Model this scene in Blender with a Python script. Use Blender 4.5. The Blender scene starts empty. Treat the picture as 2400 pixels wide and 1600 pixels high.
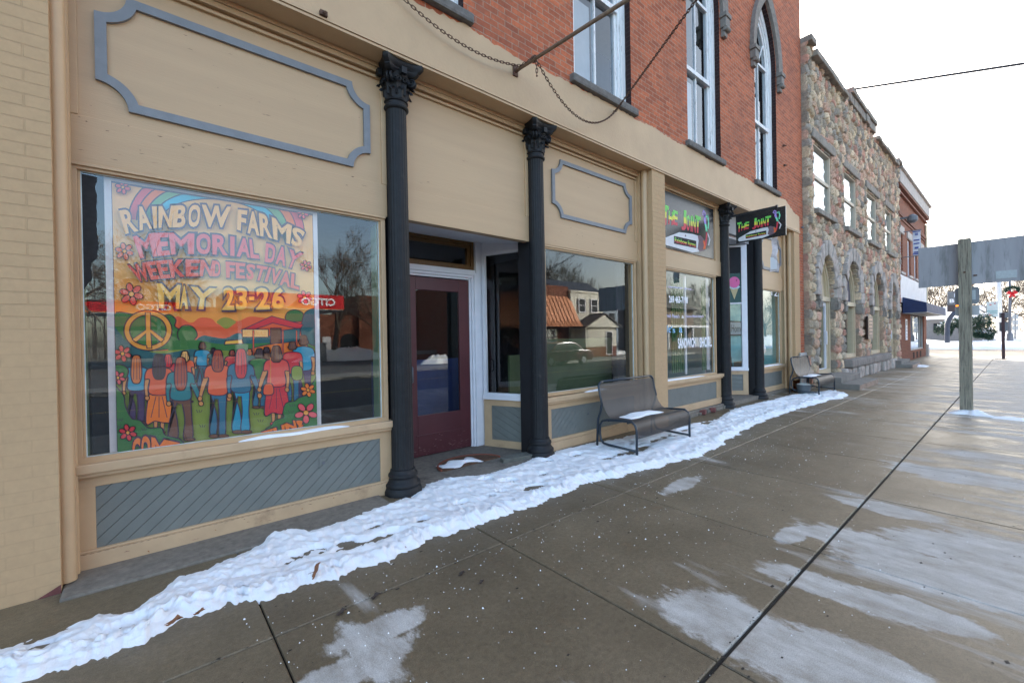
import bpy, bmesh, math, random
import numpy as np
from mathutils import Vector, Matrix
random.seed(7); rng = np.random.default_rng(7)
R = math.radians
sc = bpy.context.scene
COL = sc.collection

# ---------------------------------------------------------------- camera
FPX, YAW, PITCH, ROLL, EYE = 1010.26, 0.7042026, -0.0051679, -0.0173559, 1.524
def cam_axes():
    cy, sy = math.cos(YAW), math.sin(YAW)
    fwd = Vector((sy, cy, 0)); right = Vector((cy, -sy, 0)); up = Vector((0, 0, 1))
    cp, sp = math.cos(PITCH), math.sin(PITCH)
    f2 = fwd*cp + up*sp; u2 = up*cp - fwd*sp
    cr, sr = math.cos(ROLL), math.sin(ROLL)
    return right*cr + u2*sr, u2*cr - right*sr, f2
AR, AU, AF = cam_axes()
def on_wall(px, py, Y):
    """point of the vertical plane y=Y measured at that spot of the photograph"""
    d = AF + AR*((px-1200)/FPX) - AU*((py-800)/FPX)
    t = Y/d.y
    return (d.x*t, EYE + d.z*t)
cd = bpy.data.cameras.new('camera'); cam = bpy.data.objects.new('camera', cd); COL.objects.link(cam)
cd.sensor_width = 36; cd.lens = 36*FPX/2400; cd.clip_start = .05; cd.clip_end = 3000
M = Matrix.Identity(4)
for i in range(3):
    M[i][0], M[i][1], M[i][2] = AR[i], AU[i], -AF[i]
M[2][3] = EYE
cam.matrix_world = M
sc.camera = cam

# ---------------------------------------------------------------- light
SUN_AZ, SUN_EL = R(54), R(21)
w = bpy.data.worlds.new('World'); sc.world = w; w.use_nodes = True
nt = w.node_tree; bg = nt.nodes['Background']
sky = nt.nodes.new('ShaderNodeTexSky'); sky.sky_type = 'NISHITA'; sky.sun_disc = False
sky.sun_elevation = SUN_EL; sky.sun_rotation = SUN_AZ
sky.air_density = 1.0; sky.dust_density = 2.5; sky.ozone_density = .9
# a thin veil of high cloud over the clear sky: most of the blue is washed out of it
bw_ = nt.nodes.new('ShaderNodeRGBToBW'); nt.links.new(sky.outputs[0], bw_.inputs[0])
veil = nt.nodes.new('ShaderNodeMix'); veil.data_type = 'RGBA'; veil.blend_type = 'MULTIPLY'; veil.inputs[0].default_value = 1
nt.links.new(bw_.outputs[0], veil.inputs[6]); veil.inputs[7].default_value = (1.07, .985, .87, 1)
tc = nt.nodes.new('ShaderNodeTexCoord'); mp = nt.nodes.new('ShaderNodeVectorMath'); mp.operation = 'MULTIPLY'; mp.inputs[1].default_value = (1, 1, 3.5); nt.links.new(tc.outputs['Generated'], mp.inputs[0])
cn = nt.nodes.new('ShaderNodeTexNoise'); cn.inputs['Scale'].default_value = 1.6; cn.inputs['Detail'].default_value = 7; nt.links.new(mp.outputs[0], cn.inputs['Vector'])
cr = nt.nodes.new('ShaderNodeMapRange'); cr.inputs[1].default_value = .3; cr.inputs[2].default_value = .7; cr.inputs[3].default_value = .02; cr.inputs[4].default_value = .38; nt.links.new(cn.outputs['Fac'], cr.inputs[0])
dt = nt.nodes.new('ShaderNodeVectorMath'); dt.operation = 'DOT_PRODUCT'; nt.links.new(tc.outputs['Generated'], dt.inputs[0]); dt.inputs[1].default_value = (math.sin(SUN_AZ)*math.cos(SUN_EL), math.cos(SUN_AZ)*math.cos(SUN_EL), math.sin(SUN_EL))
am = nt.nodes.new('ShaderNodeMath'); am.operation = 'MULTIPLY_ADD'; am.use_clamp = True; nt.links.new(dt.outputs['Value'], am.inputs[0]); am.inputs[1].default_value = .6; nt.links.new(cr.outputs[0], am.inputs[2])   # thicker towards the sun
vm = nt.nodes.new('ShaderNodeMix'); vm.data_type = 'RGBA'; nt.links.new(am.outputs[0], vm.inputs[0]); nt.links.new(sky.outputs[0], vm.inputs[6]); nt.links.new(veil.outputs[2], vm.inputs[7])
nt.links.new(vm.outputs[2], bg.inputs[0]); bg.inputs[1].default_value = .15
ld = bpy.data.lights.new('sun', 'SUN'); ld.energy = 2.5; ld.angle = R(.5); ld.color = (1, .93, .83)
sun = bpy.data.objects.new('sun', ld); COL.objects.link(sun)
sd = Vector((math.cos(SUN_EL)*math.sin(SUN_AZ), math.cos(SUN_EL)*math.cos(SUN_AZ), math.sin(SUN_EL)))
sun.rotation_euler = sd.to_track_quat('Z', 'Y').to_euler(); sun.location = (30, 30, 40)
sc.view_settings.view_transform = 'Standard'; sc.view_settings.look = 'None'
sc.view_settings.exposure = 2.4; sc.view_settings.gamma = 1
sc.cycles.max_bounces = 8; sc.cycles.transparent_max_bounces = 16; sc.cycles.caustics_reflective = False

# ---------------------------------------------------------------- materials
def nodes(m):
    m.use_nodes = True
    t = m.node_tree
    return t, t.nodes['Principled BSDF']
def N(t, k, **kw):
    n = t.nodes.new(k)
    for a, b in kw.items(): setattr(n, a, b)
    return n
def noise(t, vec, scale, detail=6, rough=.6):
    n = N(t, 'ShaderNodeTexNoise'); n.inputs['Scale'].default_value = scale
    n.inputs['Detail'].default_value = detail; n.inputs['Roughness'].default_value = rough
    t.links.new(vec, n.inputs['Vector']); return n.outputs['Fac']
def ramp(t, fac, a, b, c0=(0,0,0,1), c1=(1,1,1,1)):
    n = N(t, 'ShaderNodeValToRGB'); e = n.color_ramp.elements
    e[0].position = a; e[1].position = b; e[0].color = c0; e[1].color = c1
    t.links.new(fac, n.inputs[0]); return n.outputs[0]
def mix(t, fac, a, b, mode='MIX'):
    n = N(t, 'ShaderNodeMix', data_type='RGBA', blend_type=mode)
    for s, v in ((n.inputs[0], fac), (n.inputs[6], a), (n.inputs[7], b)):
        if hasattr(v, 'links') or hasattr(v, 'is_linked'): t.links.new(v, s)
        else: s.default_value = v if not isinstance(v, tuple) else (v+(1,) if len(v) == 3 else v)
    return n.outputs[2]
def math_(t, op, a, b=None, c=None):
    n = N(t, 'ShaderNodeMath', operation=op)
    for i, v in enumerate((a, b, c)):
        if v is None: continue
        if hasattr(v, 'is_linked'): t.links.new(v, n.inputs[i])
        else: n.inputs[i].default_value = v
    return n.outputs[0]
def pos(t, stretch=None):
    g = N(t, 'ShaderNodeNewGeometry').outputs['Position']
    if stretch:
        m = N(t, 'ShaderNodeVectorMath', operation='MULTIPLY'); m.inputs[1].default_value = stretch
        t.links.new(g, m.inputs[0]); return m.outputs[0]
    return g
def bump(t, b, h, dist, strength=1):
    n = N(t, 'ShaderNodeBump'); n.inputs['Distance'].default_value = dist; n.inputs['Strength'].default_value = strength
    t.links.new(h, n.inputs['Height']); t.links.new(n.outputs[0], b.inputs['Normal'])
MATS = {}
def mat(name, col, rough=.6, var=.12, scale=6., bmp=0., bscale=60., metal=0., spec=.5, dirt=None, dscale=2., damt=(.55,.75), stretch=None, chips=None):
    """painted or plain surface: colour with mottling, optional worn blotches and fine relief"""
    if name in MATS: return MATS[name]
    m = bpy.data.materials.new(name); t, b = nodes(m); p = pos(t, stretch)
    lo = tuple(c*(1-var) for c in col); hi = tuple(min(1, c*(1+var)) for c in col)
    c = mix(t, ramp(t, noise(t, p, scale), .3, .7), lo, hi)
    if dirt: c = mix(t, ramp(t, noise(t, p, dscale, 10, .7), *damt), c, dirt)
    t.links.new(c, b.inputs['Base Color'])
    b.inputs['Roughness'].default_value = rough; b.inputs['Metallic'].default_value = metal
    b.inputs['Specular IOR Level'].default_value = spec
    if chips: c = mix(t, ramp(t, noise(t, pos(t, (14,20,46)), 1.0, 6, .7), .70, .725), c, chips); t.links.new(c, b.inputs['Base Color'])
    if bmp: bump(t, b, noise(t, p, bscale, 8, .65), bmp)
    MATS[name] = m; return m
def brick(name, c1, c2, mortar, bw=.21, rh=.073, ms=.007, soot=None, painted=False, rot=False, smooth_below=None, bdist=.006):
    m = bpy.data.materials.new(name); t, b = nodes(m)
    s = N(t, 'ShaderNodeSeparateXYZ'); t.links.new(pos(t), s.inputs[0])
    u = math_(t, 'ADD', s.outputs[0], s.outputs[1])
    cb = N(t, 'ShaderNodeCombineXYZ'); t.links.new(u, cb.inputs[0]); t.links.new(s.outputs[2], cb.inputs[1])
    wob = N(t, 'ShaderNodeVectorMath', operation='MULTIPLY_ADD')
    wn = N(t, 'ShaderNodeTexNoise'); wn.inputs['Scale'].default_value = 5; t.links.new(cb.outputs[0], wn.inputs['Vector'])
    t.links.new(wn.outputs['Color'], wob.inputs[0]); wob.inputs[1].default_value = (.012, .012, 0); t.links.new(cb.outputs[0], wob.inputs[2])
    k = N(t, 'ShaderNodeTexBrick'); t.links.new(wob.outputs[0], k.inputs['Vector'])
    k.inputs['Scale'].default_value = 1; k.inputs['Brick Width'].default_value = bw; k.inputs['Row Height'].default_value = rh
    k.inputs['Mortar Size'].default_value = ms; k.inputs['Mortar Smooth'].default_value = .25; k.inputs['Bias'].default_value = -.15
    k.inputs['Color1'].default_value = (*c1, 1); k.inputs['Color2'].default_value = (*c2, 1); k.inputs['Mortar'].default_value = (*mortar, 1)
    p = pos(t)
    f = noise(t, p, 26, 6)
    c = mix(t, .2 if painted else .75, k.outputs['Color'], ramp(t, f, .25, .8, (.55,.55,.55,1), (1.25,1.2,1.15,1)), 'MULTIPLY')
    if soot: c = mix(t, ramp(t, noise(t, p, .9, 10, .72), .52, .78, (0,0,0,1), (.8,.8,.8,1)), c, soot)
    t.links.new(c, b.inputs['Base Color']); b.inputs['Roughness'].default_value = .85; b.inputs['Specular IOR Level'].default_value = .25
    h = math_(t, 'SUBTRACT', 1.0, k.outputs['Fac'])
    h = math_(t, 'MULTIPLY_ADD', f, .35, h)
    if smooth_below is not None:
        e = math_(t, 'ADD', s.outputs[2], math_(t, 'MULTIPLY', noise(t, p, 3), .5))
        h = math_(t, 'MULTIPLY', h, ramp(t, math_(t, 'SUBTRACT', e, smooth_below), .2, .42))
    bump(t, b, h, bdist)
    MATS[name] = m; return m
def glass(name, tint=(.99,1,.99), ior=1.75, dirty=.005):
    m = bpy.data.materials.new(name); t, b = nodes(m); out = t.nodes['Material Output']; t.nodes.remove(b)
    lw = N(t, 'ShaderNodeLayerWeight'); lw.inputs[0].default_value = .5
    f0 = 1.35*((ior-1)/(ior+1))**2
    fs = math_(t, 'MULTIPLY_ADD', math_(t, 'POWER', lw.outputs['Facing'], 4.6), 1-f0, f0)
    tr = N(t, 'ShaderNodeBsdfTransparent'); tr.inputs[0].default_value = (*tint, 1)
    gl = N(t, 'ShaderNodeBsdfGlossy'); gl.inputs['Roughness'].default_value = 0; gl.inputs[0].default_value = (.9,.97,1,1)
    nb = N(t, 'ShaderNodeBump'); nb.inputs['Distance'].default_value = .0004; nb.inputs['Strength'].default_value = .5
    t.links.new(noise(t, pos(t), 1.1, 1), nb.inputs['Height']); t.links.new(nb.outputs[0], gl.inputs['Normal'])
    mx = N(t, 'ShaderNodeMixShader'); t.links.new(fs, mx.inputs[0]); t.links.new(tr.outputs[0], mx.inputs[1]); t.links.new(gl.outputs[0], mx.inputs[2])
    df = N(t, 'ShaderNodeBsdfDiffuse'); df.inputs[0].default_value = (.7,.75,.8,1)
    m2 = N(t, 'ShaderNodeMixShader')
    t.links.new(math_(t, 'MULTIPLY', ramp(t, noise(t, pos(t), 4, 10, .75), .45, .8), dirty*2), m2.inputs[0])
    t.links.new(mx.outputs[0], m2.inputs[1]); t.links.new(df.outputs[0], m2.inputs[2])
    t.links.new(m2.outputs[0], out.inputs[0]); MATS[name] = m; return m

TAN = (.51, .341, .194)
m_tan = mat('tan_paint', TAN, .5, .07, 3, .0012, 70, dirt=(.30,.22,.15), dscale=1.3, damt=(.6,.85), chips=(.2,.13,.08))
m_board = mat('tan_board', (.50,.335,.19), .5, .05, 2.2, .0016, 30, dirt=(.33,.25,.18), dscale=2.2, damt=(.62,.9), stretch=(.25,1,3), chips=(.20,.13,.085))
m_base = mat('tan_base_board', (.52,.355,.21), .55, .09, 4, .0015, 40, dirt=(.27,.17,.10), dscale=3.5, damt=(.58,.8), chips=(.15,.09,.05))
m_slate = mat('slate_trim', (.19,.20,.215), .5, .1, 9, .0012, 60, dirt=(.10,.11,.13), dscale=5, damt=(.66,.9))
m_iron = mat('black_iron', (.0125,.013,.015), .55, .25, 14, .0012, 90, spec=.28, dirt=(.06,.055,.05), dscale=9, damt=(.6,.85))
m_ironbox = mat('black_paint', (.012,.012,.014), .5, .2)
m_white = mat('white_paint', (.74,.74,.78), .5, .05, 6, .001, 60, dirt=(.38,.35,.33), dscale=9, damt=(.68,.86))
m_peel = mat('peeling_white', (.80,.80,.80), .6, .05, 6, .002, 40, dirt=(.22,.2,.18), dscale=9, damt=(.56,.66), stretch=(6,6,.5))
m_oak = mat('varnished_oak', (.14,.07,.018), .4, .2, 8, stretch=(4,4,.6))
m_maroon = mat('maroon_paint', (.088,.022,.027), .4, .12, 4, .0008, 60, dirt=(.17,.09,.09), dscale=6, damt=(.68,.9))
m_stone_sill = mat('weathered_sill', (.13,.12,.11), .85, .3, 14, .004, 50)
m_hood = mat('hood_stone', (.20,.18,.16), .85, .25, 12, .004, 40)
m_conc = mat('rough_concrete', (.19,.165,.135), .8, .25, 20, .006, 120, dirt=(.06,.052,.045), dscale=3)
m_brickred = brick('red_brick', (.54,.155,.072), (.30,.085,.046), (.43,.28,.20), ms=.0065, soot=(.20,.085,.06))
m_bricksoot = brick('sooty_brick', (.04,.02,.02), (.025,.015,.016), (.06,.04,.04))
m_brickdark = brick('brown_brick', (.27,.088,.05), (.20,.066,.04), (.30,.2,.15), bw=.21, rh=.075)
m_bricktan = brick('painted_brick', TAN, (.50,.335,.19), (.475,.318,.18), bw=.23, rh=.0745, ms=.0045, smooth_below=1.6, bdist=.0035, painted=True)
m_bricktan2 = brick('painted_pier_brick', TAN, (.50,.335,.19), (.485,.325,.183), rh=.0745, ms=.004, smooth_below=1.75, bdist=.003, painted=True)
m_glass = glass('window_glass'); m_glass_up = glass('upper_glass', (.75,.8,.85), 1.9); m_glass_dark = glass('door_glass', (.8,.83,.86), 1.75)
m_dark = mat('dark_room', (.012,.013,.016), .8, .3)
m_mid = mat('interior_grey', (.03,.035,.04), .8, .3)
m_teal = mat('turquoise_wall', (.24,.56,.56), .6, .05)
m_green = mat('olive_dado', (.045,.068,.026), .7, .15)
m_blue = mat('blue_dado', (.02,.04,.15), .7, .15)
m_gcurt = mat('green_curtain', (.015,.10,.02), .8, .3, stretch=(14,1,.3))
m_woodp = mat('weathered_post', (.27,.245,.185), .8, .35, 5, .004, 30, dirt=(.06,.05,.04), dscale=3, damt=(.5,.66), stretch=(16,16,.8))
m_signback = mat('sign_back', (.33,.325,.34), .75, .12, 2, .0008, 60, dirt=(.15,.155,.145), dscale=2.2, damt=(.5,.72), stretch=(1,3.2,.5))
m_alu = mat('aluminium', (.36,.37,.38), .5, .08, metal=.3)
m_galv = mat('galvanised', (.42,.44,.46), .45, .1, 9, metal=.4)
m_steel = mat('grey_steel', (.12,.13,.15), .5, .1)
m_cream = mat('cream_trim', (.52,.43,.29), .5, .07)
m_navy = mat('navy_canvas', (.012,.025,.085), .7, .15, 5)
m_navylit = mat('lit_canvas', (.06,.075,.13), .7, .25, 6, dirt=(.32,.34,.4), dscale=1.2, damt=(.55,.75))  # navy canvas where light falls: the brightness is put into its colour
m_panelw = mat('white_panel', (.66,.65,.66), .6, .05, 3, dirt=(.45,.44,.44), dscale=1.4)
m_rust = mat('rusty_iron', (.10,.05,.032), .8, .3, 20)
m_bark = mat('bare_bark', (.13,.10,.075), .9, .25)
m_needle = mat('dark_needles', (.022,.055,.032), .7, .4, 5)
m_leaf = mat('dry_leaf', (.22,.09,.04), .8, .3, 30)
m_asph = mat('asphalt', (.05,.05,.053), .8, .2, 12, .005, 90)
m_road = mat('salted_road', (.17,.145,.12), .8, .15, 1.2, .005, 60, dirt=(.12,.10,.08), dscale=.4)
m_text = mat('white_vinyl', (.85,.86,.9), .5, .02)

def snow_mat():
    m = bpy.data.materials.new('snow'); t, b = nodes(m); p = pos(t)
    c = mix(t, ramp(t, noise(t, p, 7, 8), .62, .82), (.86,.87,.89), (.60,.61,.62))
    t.links.new(c, b.inputs['Base Color']); b.inputs['Roughness'].default_value = .75; b.inputs['Specular IOR Level'].default_value = .3
    b.inputs['Subsurface Weight'].default_value = .25; b.inputs['Subsurface Radius'].default_value = (.04,.05,.06); b.inputs['Subsurface Scale'].default_value = .5
    h = math_(t, 'ADD', noise(t, p, 130, 5, .7), math_(t, 'MULTIPLY', noise(t, p, 28, 6), 1.6))
    bump(t, b, h, .006, .7); MATS['snow'] = m; return m
m_snow = snow_mat()

def sidewalk_mat():
    m = bpy.data.materials.new('damp_concrete'); t, b = nodes(m); p = pos(t)
    s = N(t, 'ShaderNodeSeparateXYZ'); t.links.new(p, s.inputs[0])
    x, y = s.outputs[0], s.outputs[1]
    # slow mottling of the damp slab, rusty stains, aggregate grain
    wet = mix(t, ramp(t, noise(t, p, 1.4, 8, .65), .3, .7), (.122,.094,.058), (.192,.15,.097))
    wet = mix(t, ramp(t, noise(t, pos(t, (1,1.3,1)), 2.7, 9, .7), .60, .80), wet, (.19,.115,.062))
    wet = mix(t, ramp(t, noise(t, p, 4.3, 9, .75), .66, .80), wet, (.075,.066,.056))
    fl = N(t, 'ShaderNodeCombineXYZ'); t.links.new(math_(t, 'FLOOR', math_(t, 'DIVIDE', math_(t, 'SUBTRACT', x, .484), 1.535)), fl.inputs[0]); t.links.new(math_(t, 'ADD', math_(t, 'GREATER_THAN', y, .925), math_(t, 'GREATER_THAN', y, 2.52)), fl.inputs[1])
    wn = N(t, 'ShaderNodeTexWhiteNoise'); t.links.new(fl.outputs[0], wn.inputs['Vector'])
    wet = mix(t, 1., wet, ramp(t, wn.outputs['Value'], 0, 1, (.86,.85,.84,1), (1.12,1.12,1.12,1)), 'MULTIPLY')
    wet = mix(t, .75, wet, ramp(t, noise(t, p, 34, 8, .75), .32, .68, (.62,.6,.58,1), (1.3,1.3,1.28,1)), 'MULTIPLY')
    wet = mix(t, ramp(t, noise(t, pos(t, (7,11,1)), 1.0, 5, .6), .70, .78), wet, (.045,.036,.028))
    wet = mix(t, ramp(t, noise(t, pos(t, (5,6,1)), 1.0, 9, .75), .67, .78), wet, (.20,.10,.045))
    # patches that have dried pale, plus painted wet sheen far off: long across the walk, mostly on its street half
    st = noise(t, pos(t, (2.4,.55,1)), 1.0, 5, .55)
    st2 = noise(t, pos(t, (9,1.3,1)), 1.0, 4, .6)
    band = N(t, 'ShaderNodeMapRange', clamp=True); t.links.new(y, band.inputs[0])
    for i, v in ((1, 1.9), (2, -.3), (3, 0.), (4, .19)): band.inputs[i].default_value = v
    far = N(t, 'ShaderNodeMapRange', clamp=True); t.links.new(x, far.inputs[0])
    for i, v in ((1, 5.), (2, 14.), (3, 0.), (4, .15)): far.inputs[i].default_value = v  # extra pale streaks far off, painted for the bright sheen of the wet walk
    e = math_(t, 'ADD', math_(t, 'ADD', st, band.outputs[0]), far.outputs[0])
    e = math_(t, 'ADD', e, math_(t, 'MULTIPLY', math_(t, 'SUBTRACT', st2, .5), .35))
    wob = math_(t, 'MULTIPLY', math_(t, 'SUBTRACT', noise(t, pos(t, (4.4,2.2,1)), 1.0, 8, .72), .5), 2.3)
    def blob(cx, cy, rx, ry, rot=0):
        a = math_(t, 'SUBTRACT', x, cx); c = math_(t, 'SUBTRACT', y, cy)
        ca, sa = math.cos(rot), math.sin(rot)
        u = math_(t, 'ADD', math_(t, 'MULTIPLY', a, ca/rx), math_(t, 'MULTIPLY', c, sa/rx))
        v = math_(t, 'ADD', math_(t, 'MULTIPLY', a, -sa/ry), math_(t, 'MULTIPLY', c, ca/ry))
        q = math_(t, 'SQRT', math_(t, 'ADD', math_(t, 'MULTIPLY', u, u), math_(t, 'MULTIPLY', v, v)))
        return math_(t, 'MULTIPLY', math_(t, 'SUBTRACT', 1.15, math_(t, 'ADD', q, wob)), .6)
    tot = math_(t, 'SUBTRACT', e, .66)
    for a in BLOBS: tot = math_(t, 'MAXIMUM', tot, blob(*a))
    dry = ramp(t, tot, -.03, .13)
    dry = math_(t, 'MULTIPLY', dry, ramp(t, noise(t, pos(t, (7,3,1)), 1.0, 8, .7), .3, .6, (.35,.35,.35,1)))
    pale = mix(t, ramp(t, noise(t, p, 5, 8), .3, .7), (.45,.43,.405), (.575,.555,.525))
    c = mix(t, dry, wet, pale)
    grain = noise(t, p, 190, 3, .8)
    c = mix(t, .8, c, ramp(t, grain, .28, .72, (.5,.5,.5,1), (1.4,1.4,1.37,1)), 'MULTIPLY')
    t.links.new(c, b.inputs['Base Color'])
    rg = mix(t, dry, ramp(t, noise(t, p, 3, 6), .3, .7, (.34,)*3+(1,), (.52,)*3+(1,)), (.85,.85,.85))
    t.links.new(rg, b.inputs['Roughness']); b.inputs['Specular IOR Level'].default_value = .42
    h = math_(t, 'ADD', noise(t, p, 120, 6, .75), math_(t, 'MULTIPLY', noise(t, p, 2.5, 4), 2.))
    bump(t, b, h, .0035, .8)
    MATS['damp_concrete'] = m; return m
BLOBS = []
def gpt(px, py):
    d = AF + AR*((px-1200)/FPX) - AU*((py-800)/FPX); k = -EYE/d.z
    return d.x*k, d.y*k
for px, py, rx, ry in ((880,1480,.26,.10),(870,1530,.12,.28),(800,1580,.34,.11),(1760,1480,.22,.45),(1900,1560,.24,.5),(2010,1560,.18,.35),(1600,1135,.34,.10),(1680,1455,.12,.12),(1860,1250,.2,.08),(2010,1270,.2,.42),(2200,1340,.30,.55),(1955,1380,.14,.4),(2130,1425,.12,.3),(2070,1190,.15,.35),(2330,1310,.4,.5),(2250,1115,.3,.6)):
    gx, gy = gpt(px, py); BLOBS.append((gx, gy, rx, ry))
m_walk = sidewalk_mat()

# ---------------------------------------------------------------- mesh helpers
class MB:
    def __init__(s): s.v = []; s.f = []; s.m = []; s.cols = None
    def poly(s, pts, mi=0):
        n = len(s.v); s.v += [tuple(p) for p in pts]; s.f.append(tuple(range(n, n+len(pts)))); s.m.append(mi); return s
    def box(s, x0, x1, y0, y1, z0, z1, mi=0):
        n = len(s.v)
        s.v += [(x, y, z) for z in (z0, z1) for y in (y0, y1) for x in (x0, x1)]
        for q in ((0,2,3,1),(4,5,7,6),(0,1,5,4),(2,6,7,3),(0,4,6,2),(1,3,7,5)):
            s.f.append(tuple(n+i for i in q)); s.m.append(mi)
        return s
    def obox(s, c, ax, half, mi=0):
        """box about c along three axes"""
        c = Vector(c); A = [Vector(a)*h for a, h in zip(ax, half)]; n = len(s.v)
        for k in (-1, 1):
            for j in (-1, 1):
                for i in (-1, 1): s.v.append(tuple(c + A[0]*i + A[1]*j + A[2]*k))
        for q in ((0,2,3,1),(4,5,7,6),(0,1,5,4),(2,6,7,3),(0,4,6,2),(1,3,7,5)):
            s.f.append(tuple(n+i for i in q)); s.m.append(mi)
        return s
    def prism(s, pts, d, mi=0, side=None):
        """3-D outline pushed along vector d"""
        d = Vector(d); n = len(s.v); k = len(pts)
        s.v += [tuple(p) for p in pts] + [tuple(Vector(p)+d) for p in pts]
        s.f.append(tuple(range(n, n+k))); s.m.append(mi); s.f.append(tuple(range(n+2*k-1, n+k-1, -1))); s.m.append(mi)
        for i in range(k):
            j = (i+1) % k; s.f.append((n+i, n+k+i, n+k+j, n+j)); s.m.append(mi if side is None else side)
        return s
    def tube(s, pts, r, n=8, mi=0, closed=False, cap=True):
        P = [Vector(p) for p in pts]; k = len(P); rr = r if hasattr(r, '__len__') else [r]*k
        base = len(s.v); prev = None
        for i in range(k):
            if closed: d = P[(i+1) % k] - P[i-1]
            else: d = P[min(i+1, k-1)] - P[max(i-1, 0)]
            if d.length < 1e-9: d = Vector((0, 0, 1))
            d.normalize()
            if prev is None:
                a = Vector((0, 0, 1)) if abs(d.z) < .9 else Vector((1, 0, 0))
                u = d.cross(a).normalized()
            else:
                u = (prev - d*prev.dot(d))
                u = u.normalized() if u.length > 1e-6 else d.orthogonal().normalized()
            prev = u; v = d.cross(u)
            for j in range(n):
                t = 2*math.pi*j/n; s.v.append(tuple(P[i] + (u*math.cos(t) + v*math.sin(t))*rr[i]))
        for i in range(k if closed else k-1):
            for j in range(n):
                a = base+i*n+j; b = base+i*n+(j+1) % n; i2 = (i+1) % k
                s.f.append((a, b, base+i2*n+(j+1) % n, base+i2*n+j)); s.m.append(mi)
        if cap and not closed:
            s.f.append(tuple(base+j for j in range(n-1, -1, -1))); s.m.append(mi)
            s.f.append(tuple(base+(k-1)*n+j for j in range(n))); s.m.append(mi)
        return s
    def lathe(s, prof, cx, cy, n=32, mi=0, fn=None, cap=True):
        base = len(s.v)
        for r, z in prof:
            for j in range(n):
                t = 2*math.pi*j/n; q = r*(fn(t, z) if fn else 1); s.v.append((cx+q*math.cos(t), cy+q*math.sin(t), z))
        for i in range(len(prof)-1):
            for j in range(n):
                a = base+i*n+j; b = base+i*n+(j+1) % n
                s.f.append((a, b, b+n, a+n)); s.m.append(mi)
        if cap:
            s.f.append(tuple(base+j for j in range(n-1, -1, -1))); s.m.append(mi)
            k = base+(len(prof)-1)*n; s.f.append(tuple(k+j for j in range(n))); s.m.append(mi)
        return s
    def grid(s, rows, mi=0, wrap=False):
        base = len(s.v); h = len(rows); wd = len(rows[0])
        for r in rows: s.v += [tuple(p) for p in r]
        for i in range(h-1):
            for j in range(wd if wrap else wd-1):
                a = base+i*wd+j; b = base+i*wd+(j+1) % wd; s.f.append((a, b, b+wd, a+wd)); s.m.append(mi)
        return s
    def build(s, name, mats, parent=None, smooth=False, origin=None, bevel=0):
        if not isinstance(mats, (list, tuple)): mats = [mats]
        o0 = Vector(ORG.get(parent.name, (0,0,0))) if parent else Vector(origin or (0,0,0))
        me = bpy.data.meshes.new(name)
        me.from_pydata([(x-o0.x, y-o0.y, z-o0.z) for x, y, z in s.v], [], s.f)
        for m in mats: me.materials.append(m)
        me.polygons.foreach_set('material_index', s.m)
        if smooth: me.polygons.foreach_set('use_smooth', [True]*len(s.f))
        me.update(); me.validate()
        o = bpy.data.objects.new(name, me); COL.objects.link(o)
        if parent: o.parent = parent; ORG[o.name] = tuple(o0)
        else: o.location = o0; ORG[o.name] = tuple(o0)
        if smooth == 'auto': me.set_sharp_from_angle(angle=R(40))
        if bevel:
            bm = bmesh.new(); bm.from_mesh(me)
            ed = [e for e in bm.edges if len(e.link_faces) == 2 and e.calc_face_angle(0) > .6]
            bmesh.ops.bevel(bm, geom=ed, offset=bevel, segments=2, affect='EDGES', profile=.6); bm.to_mesh(me); bm.free()
        return o
ORG = {}
def tag(o, label=None, cat=None, group=None, kind=None):
    for k, v in (('label', label), ('category', cat), ('group', group), ('kind', kind)):
        if v: o[k] = v
    return o
def thing(name, label, cat, loc, group=None):
    o = bpy.data.objects.new(name, None); COL.objects.link(o); o.location = loc; o.empty_display_size = .2
    ORG[o.name] = tuple(loc); return tag(o, label, cat, group)
def copy_tree(o, parent=None):
    c = o.copy(); COL.objects.link(c)
    if parent: c.parent = parent
    for ch in list(o.children): copy_tree(ch, c)
    return c
_bf = None
def text_faces(body, offset=0., spacing=1.):
    """flat letters of the built-in font: (vertices, faces), baseline at 0"""
    cu = bpy.data.curves.new('lettering', 'FONT'); cu.body = body; cu.size = 1; cu.offset = offset; cu.resolution_u = 4; cu.space_character = spacing
    ob = bpy.data.objects.new('lettering', cu); me = bpy.data.meshes.new_from_object(ob)
    v = [tuple(p.co[:2]) for p in me.vertices]; f = [tuple(p.vertices) for p in me.polygons]
    bpy.data.objects.remove(ob); bpy.data.curves.remove(cu); bpy.data.meshes.remove(me)
    return v, f
def put_text(mb, body, fn, mi=0, offset=0., spacing=1., box=None):
    """lettering normalised to a 0..1 square (or its box) and placed through fn(u, v)"""
    v, f = text_faces(body, offset, spacing)
    if not v: return
    xs = [p[0] for p in v]; ys = [p[1] for p in v]
    x0, x1, y0, y1 = box or (min(xs), max(xs), min(ys), max(ys))
    n = len(mb.v); mb.v += [tuple(fn((x-x0)/(x1-x0), (y-y0)/(y1-y0))) for x, y in v]
    for q in f: mb.f.append(tuple(n+i for i in q)); mb.m.append(mi)
def wall_text(mb, body, x0, x1, z0, z1, y, mi=0, offset=0., flip=False):
    put_text(mb, body, lambda u, v: ((x0+(x1-x0)*u), y, z0+(z1-z0)*v), mi, offset)
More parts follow.
